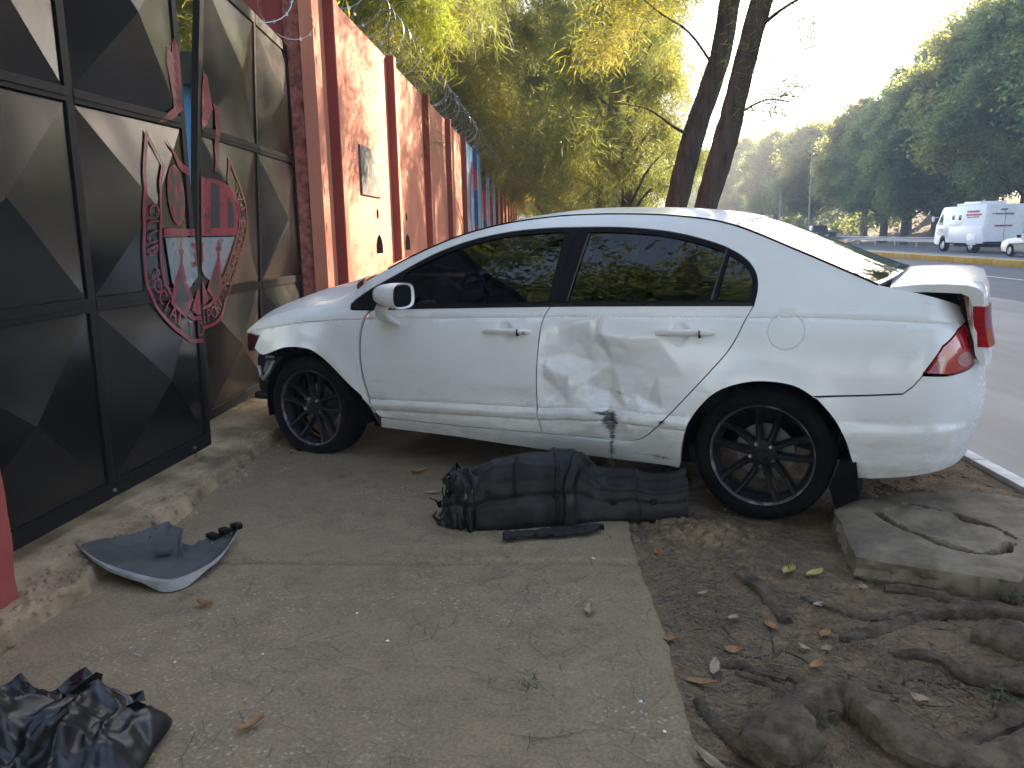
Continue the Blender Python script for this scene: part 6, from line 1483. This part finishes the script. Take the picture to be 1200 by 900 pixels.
def van():
    x0, y0 = 25.6, 47.6; t = thing('armoured_van', 'white armoured cash van with roof air unit driving away beyond the median', 'van', (x0, y0, roadz(x0)))
    P = [(-.1, .62), (-.1, 1.6), (-.05, 2.72), (0, 2.76), (4.9, 2.72), (5.05, 2.60), (5.55, 1.80), (5.70, 1.62), (5.82, .95), (5.86, .52), (5.6, .42), (5.2, .42)]
    P += [(5.15, .62)]+[(4.75+.42*math.cos(a), .5+.50*math.sin(a)) for a in np.linspace(.3, math.pi-.3, 8)]+[(4.34, .55), (.1, .55)]
    profile_body('van_body', P, 1.12, WPAINT, t, lambda z: 1-.05*max(0, z-1.7))
    mb = MB(); mb.box((-1.122, 2.0, 1.05), (.03, 3.9, .95), bev=.01); mb.build('armour_skirt', WPAINT, t)
    mb = MB(); mb.box((-1.12, 1.15, .78), (.10, 1.0, .62), bev=.05); mb.build('wheel_arch_box', WPAINT, t)
    mb = MB(); mb.box((0, 2.2, 2.86), (1.5, 1.9, .20), bev=.06); mb.box((0, 3.5, 2.82), (1.5, .9, .13), bev=.05); mb.build('roof_unit', WPAINT, t)
    mb = MB(); mb.add([(-1.118, 4.80, 1.62), (-1.118, 5.42, 1.66), (-1.09, 5.06, 2.30), (-1.09, 4.80, 2.30)], [(0, 1, 2, 3)]); mb.add([(-.85, 5.56, 1.86), (.85, 5.56, 1.86), (.8, 5.12, 2.55), (-.8, 5.12, 2.55)], [(0, 1, 2, 3)])
    mb.v = [(x*1.005, y+(.02 if abs(x) < 1 else 0), z) for x, y, z in mb.v]; mb.build('cab_window', WG, t, smooth=0)
    for y in (3.55, 2.75):
        mb = MB(); mb.box((-1.09, y, 2.06), (.03, .34, .30), bev=.02, ry=-.05); o = mb.build('gun_port_window', WG, t)
    mb = MB()
    for k, (z, y0_, y1_) in enumerate(((2.38, .55, 1.85), (2.20, .30, 2.00), (2.06, .6, 1.9))):
        y_ = y0_
        while y_ < y1_: q_ = random.uniform(.05, .10); mb.box((-1.092+.02*(2.2-z), y_+q_/2, z), (.03, q_*.72, random.uniform(.07, .12) if k < 2 else .05)); y_ += q_
    mb.build('side_lettering', REDL, t)
    mb = MB()
    def seg7(ch, y, z):
        S7 = {'2': 'abged', '3': 'abgcd'}[ch]; w_, h = .16, .15
        R_ = dict(a=(y, z+h, w_, .035), g=(y, z, w_, .035), d=(y, z-h, w_, .035), b=(y-w_/2, z+h/2, .035, h), c=(y-w_/2, z-h/2, .035, h), e=(y+w_/2, z-h/2, .035, h), f=(y+w_/2, z+h/2, .035, h))
        for s in S7: q = R_[s]; mb.box((-1.125, q[0], q[1]), (.01, q[2]+.03, q[3]+.0))
    seg7('2', 5.28, 1.22); seg7('3', 5.02, 1.22); mb.build('door_number', GRL, t)
    for z, w_, m in ((2.45, .35, GRL), (2.22, 1.0, GRL), (1.55, .95, REDL)):
        mb = MB()
        x_ = -.55+(0 if w_ > .5 else .3)
        while x_ < -.55+w_+(0 if w_ > .5 else .3): q_ = random.uniform(.035, .075); mb.box((x_+q_/2, -.116, z), (q_*.75, .03, random.uniform(.07, .11))); x_ += q_
        mb.build('rear_lettering', m, t)
    mb = MB(); mb.add([(-.75, -.118, 2.22), (-.58, -.118, 2.32), (-.66, -.118, 2.16)], [(0, 1, 2)]); mb.build('rear_emblem', GRL, t, smooth=0)
    mb = MB(); mb.box((0, -.112, 1.55), (.012, .03, 1.9)); mb.build('door_seam', GRL, t)
    mb = MB(); mb.box((0, -.3, .62), (2.2, .4, .10), bev=.02); mb.box((0, 2, .45), (1.5, 3.8, .2)); mb.build('rear_step', BLK, t)
    for s in (-1, 1):
        mb = MB(); mb.box((s*1.38, 5.55, 2.0), (.16, .12, .34), bev=.05); mb.tube([(s*1.1, 5.4, 2.1), (s*1.38, 5.5, 2.1)], .02, 6); mb.build('wing_mirror', WPAINT, t)
        far_wheel(t, s*.95, 4.75, .42, .42, .26); far_wheel(t, s*.95, 1.2, .42, .42, .40)
    mb = MB(); mb.box((-.8, 5.83, .72), (.3, .06, .18), bev=.03); mb.box((.8, 5.83, .72), (.3, .06, .18), bev=.03); mb.build('headlight', TAILC, t)
van()
def saloon():
    x0, y0 = 24.0, 38.7; t = thing('silver_car', 'silver saloon car behind the armoured van at the right edge', 'car', (x0, y0, roadz(x0)))
    P = [(-.15, .35), (-.22, .60), (-.15, .92), (.1, .98), (.9, 1.0), (3.15, .98), (4.1, .86), (4.42, .70), (4.50, .45), (4.42, .25), (4.0, .22)]
    P += [(3.62+.36*math.cos(a), .31+.36*math.sin(a)) for a in np.linspace(0, math.pi, 9)]+[(3.2, .22), (1.2, .22)]+[(.82+.36*math.cos(a), .31+.36*math.sin(a)) for a in np.linspace(0, math.pi, 9)]+[(.3, .25)]
    profile_body('car_body', P, .86, SILV, t, lambda z: 1-.10*max(0, z-.6), .10)
    G_ = [(.35, .98), (1.05, 1.40), (1.7, 1.46), (2.2, 1.42), (3.25, .97)]
    profile_body('car_roof', [(.40, .96), (1.08, 1.42), (1.7, 1.47), (2.2, 1.43), (3.2, .96)], .74, SILV, t, lambda z: 1-.30*max(0, z-.96), .05)
    for s in (-1, 1):
        f = lambda y, z: (s*(.745*(1-.30*max(0, z-.96))+.004), y, z)
        for pl in ([(1.95, 1.0), (2.95, 1.0), (2.25, 1.36), (1.98, 1.40)], [(.85, 1.0), (1.88, 1.0), (1.9, 1.40), (1.25, 1.38)]):
            mb = MB(); mb.add([f(*p) for p in pl], [(0, 1, 2, 3)]); mb.build('side_window', WG, t, smooth=0)
        mb = MB(); mb.box((s*.93, 2.72, 1.02), (.20, .13, .15), bev=.05); mb.build('wing_mirror', BLK, t)
        mb = MB(); mb.box((s*.85, 2.35, .80), (.02, .16, .03)); mb.box((s*.85, 1.25, .80), (.02, .16, .03)); mb.build('door_handle', BLK, t)
        mb = MB(); mb.box((s*.862, 1.9, .56), (.02, 2.0, .05)); mb.build('side_moulding', SILV, t)
        far_wheel(t, s*.76, 3.62, .31, .31, .19); far_wheel(t, s*.76, .82, .31, .31, .19)
        mb = MB(); mb.box((s*.62, 4.40, .68), (.36, .16, .14), bev=.04); mb.build('headlight', TAILC, t); mb = MB(); mb.box((s*.62, -.18, .80), (.34, .08, .18), bev=.03); mb.build('tail_light', TAILR, t)
    mb = MB(); mb.add([(-.60, 3.21, 1.0), (.60, 3.21, 1.0), (.54, 2.28, 1.435), (-.54, 2.28, 1.435)], [(0, 1, 2, 3)]); mb.add([(-.60, .38, 1.0), (.60, .38, 1.0), (.54, 1.05, 1.42), (-.54, 1.05, 1.42)], [(0, 1, 2, 3)]); mb.build('windscreen', WG, t, smooth=0)
saloon()
def pickup():
    x0, y0 = 27.2, 82; t = thing('dark_pickup', 'dark pickup truck driving away in the distance by the lamp posts', 'pickup', (x0, y0, roadz(x0)))
    P = [(-.1, .55), (-.1, 1.12), (.0, 1.16), (1.9, 1.16), (5.0, 1.10), (5.15, .95), (5.2, .5), (4.7, .45)]+[(4.2+.42*math.cos(a), .42+.42*math.sin(a)) for a in np.linspace(0, math.pi, 8)]+[(3.6, .45), (1.4, .45)]+[(.95+.42*math.cos(a), .42+.42*math.sin(a)) for a in np.linspace(0, math.pi, 8)]+[(.4, .5)]
    profile_body('pickup_body', P, .95, DKPAINT, t, None, .08); profile_body('cab', [(1.95, 1.12), (2.1, 1.76), (2.4, 1.82), (3.3, 1.80), (4.0, 1.10)], .82, DKPAINT, t, lambda z: 1-.2*max(0, z-1.12), .06)
    mb = MB(); mb.add([(-.66, 2.0, 1.22), (.66, 2.0, 1.22), (.62, 2.09, 1.68), (-.62, 2.09, 1.68)], [(0, 1, 2, 3)]); mb.build('rear_window', WG, t, smooth=0)
    for s in (-1, 1):
        mb = MB(); mb.add([(s*.815, 2.3, 1.2), (s*.815, 3.6, 1.2), (s*.73, 3.3, 1.68), (s*.73, 2.4, 1.7)], [(0, 1, 2, 3)]); mb.build('side_window', WG, t, smooth=0)
        mb = MB(); mb.box((s*.86, -.11, .92), (.14, .05, .3)); mb.build('tail_light', TAILR, t); far_wheel(t, s*.8, 4.2, .38, .38, .25); far_wheel(t, s*.8, .95, .38, .38, .25)
    mb = MB(); mb.box((0, -.2, .55), (1.8, .16, .2), bev=.03); mb.build('rear_bumper', STEEL, t); mb = MB(); mb.box((0, -.115, .85), (.4, .02, .14)); mb.build('number_plate', WHT, t)
    mb = MB(); mb.box((0, 1.0, 1.12), (1.6, 1.7, .05)); mb.build('cargo_bed', BLK, t)
pickup()
# lamp posts and the distant building
for nm, lb, x, y, h in (('lamp_post', 'thin pale lamp post left of the pickup', 22.3, 81, 5.0), ('lamp_post', 'taller thin lamp post just above the pickup', 22.0, 71, 8.5), ('lamp_post', 'street lamp with a long arm above the armoured van', 29.6, 47, 9.2)):
    t = thing(nm, lb, 'lamp post', (x, y, roadz(x))); mb = MB(); mb.tube([(0, 0, 0), (0, 0, h)], [.08, .05], 10); mb.build('post', POLE, t)
    if x < 25: continue
    mb = MB(); mb.tube([(0, 0, h), (-1.2, 0, h+.35), (-2.4, 0, h+.3)], [.04, .035, .03], 8); mb.build('arm', POLE, t); mb = MB(); mb.box((-2.7, 0, h+.28), (.7, .24, .14), bev=.05); mb.build('lamp_head', WPAINT, t)
def building():
    t = thing('white_building', 'low white building with a brown roof at the end of the wall', 'building', (-.4, 76, 0)); WB = pm('white_render', (.62, .58, .54), (.78, .74, .70), 1, .85, .1); RF_ = pm('brown_roofing', (.15, .10, .08), (.26, .19, .15), 2, .85, .2)
    mb = MB(); mb.prism([(-3.2, 0), (3.2, 0), (3.2, 2.9), (0.2, 4.6), (-3.2, 2.7)], 0, 9); mb.build('wall', WB, t, smooth=0)
    mb = MB(); mb.prism([(-3.6, 2.45), (.1, 4.55), (.3, 4.75), (.1, 4.85), (-3.7, 2.72)], -.4, 9.3); mb.build('roof', RF_, t, smooth=0); mb = MB(); mb.prism([(.1, 4.55), (3.6, 2.6), (3.7, 2.85), (.3, 4.85)], -.4, 9.3); mb.build('roof', RF_, t, smooth=0)
    for x in (-2.2, 1.2): mb = MB(); mb.box((x, -.02, 1.6), (1.1, .06, 1.1)); f = mb.build('window_frame', RF_, t); mb = MB(); mb.box((x, -.03, 1.6), (.95, .06, .95)); mb.build('window_pane', WG, f)
building()
# gate house and green fence at the far end of the wall
gh = thing('gate_house', 'small grey and white gatehouse at the far end of the pink wall', 'gatehouse', (-2.2, 52.0, 0)); mb = MB(); mb.box((0, 2.0, 1.4), (.5, 4.0, 2.8)); mb.build('wall', pm('pale_render', (.5, .46, .42), (.66, .62, .58), 2, .85, .1), gh); mb = MB(); mb.box((.3, 2.0, 3.0), (1.4, 4.4, .5), bev=.03); mb.build('parapet', LANE, gh); mb = MB(); mb.box((.27, 1.2, 1.1), (.06, .9, 2.2)); mb.box((.27, 3.0, 1.1), (.06, .9, 2.2)); mb.build('doorway', BLK, gh)
gf = thing('green_fence', 'green railing fence beyond the gatehouse', 'fence', (-1.6, 57, 0)); GRN = plain('green_fence_paint', (.10, .20, .15), .6)
for k in range(26): mb = MB(); mb.box((0, k*.55, 1.45), (.06, .08, 2.9)); mb.build('fence_post', GRN, gf)
mb = MB(); mb.box((0, 7, 2.7), (.05, 14.5, .08)); mb.box((0, 7, .4), (.05, 14.5, .08)); mb.build('fence_rail', GRN, gf)

# ------------------------------------------------------------------ the hazy late-afternoon air
mh = bpy.data.materials.new('haze_air'); mh.use_nodes = True; th_ = mh.node_tree; th_.nodes.remove(th_.nodes['Principled BSDF'])
pv = node(th_, 'VolumePrincipled'); pv.inputs['Color'].default_value = (.86, .90, .95, 1); pv.inputs['Density'].default_value = .0020; pv.inputs['Anisotropy'].default_value = 0
th_.links.new(pv.outputs[0], th_.nodes['Material Output'].inputs['Volume'])
mb = MB(); mb.box((0, 0, 17.5), (1830, 1830, 39)); hz_ = mb.build('haze', mh, None, smooth=0); hz_['kind'] = 'stuff'
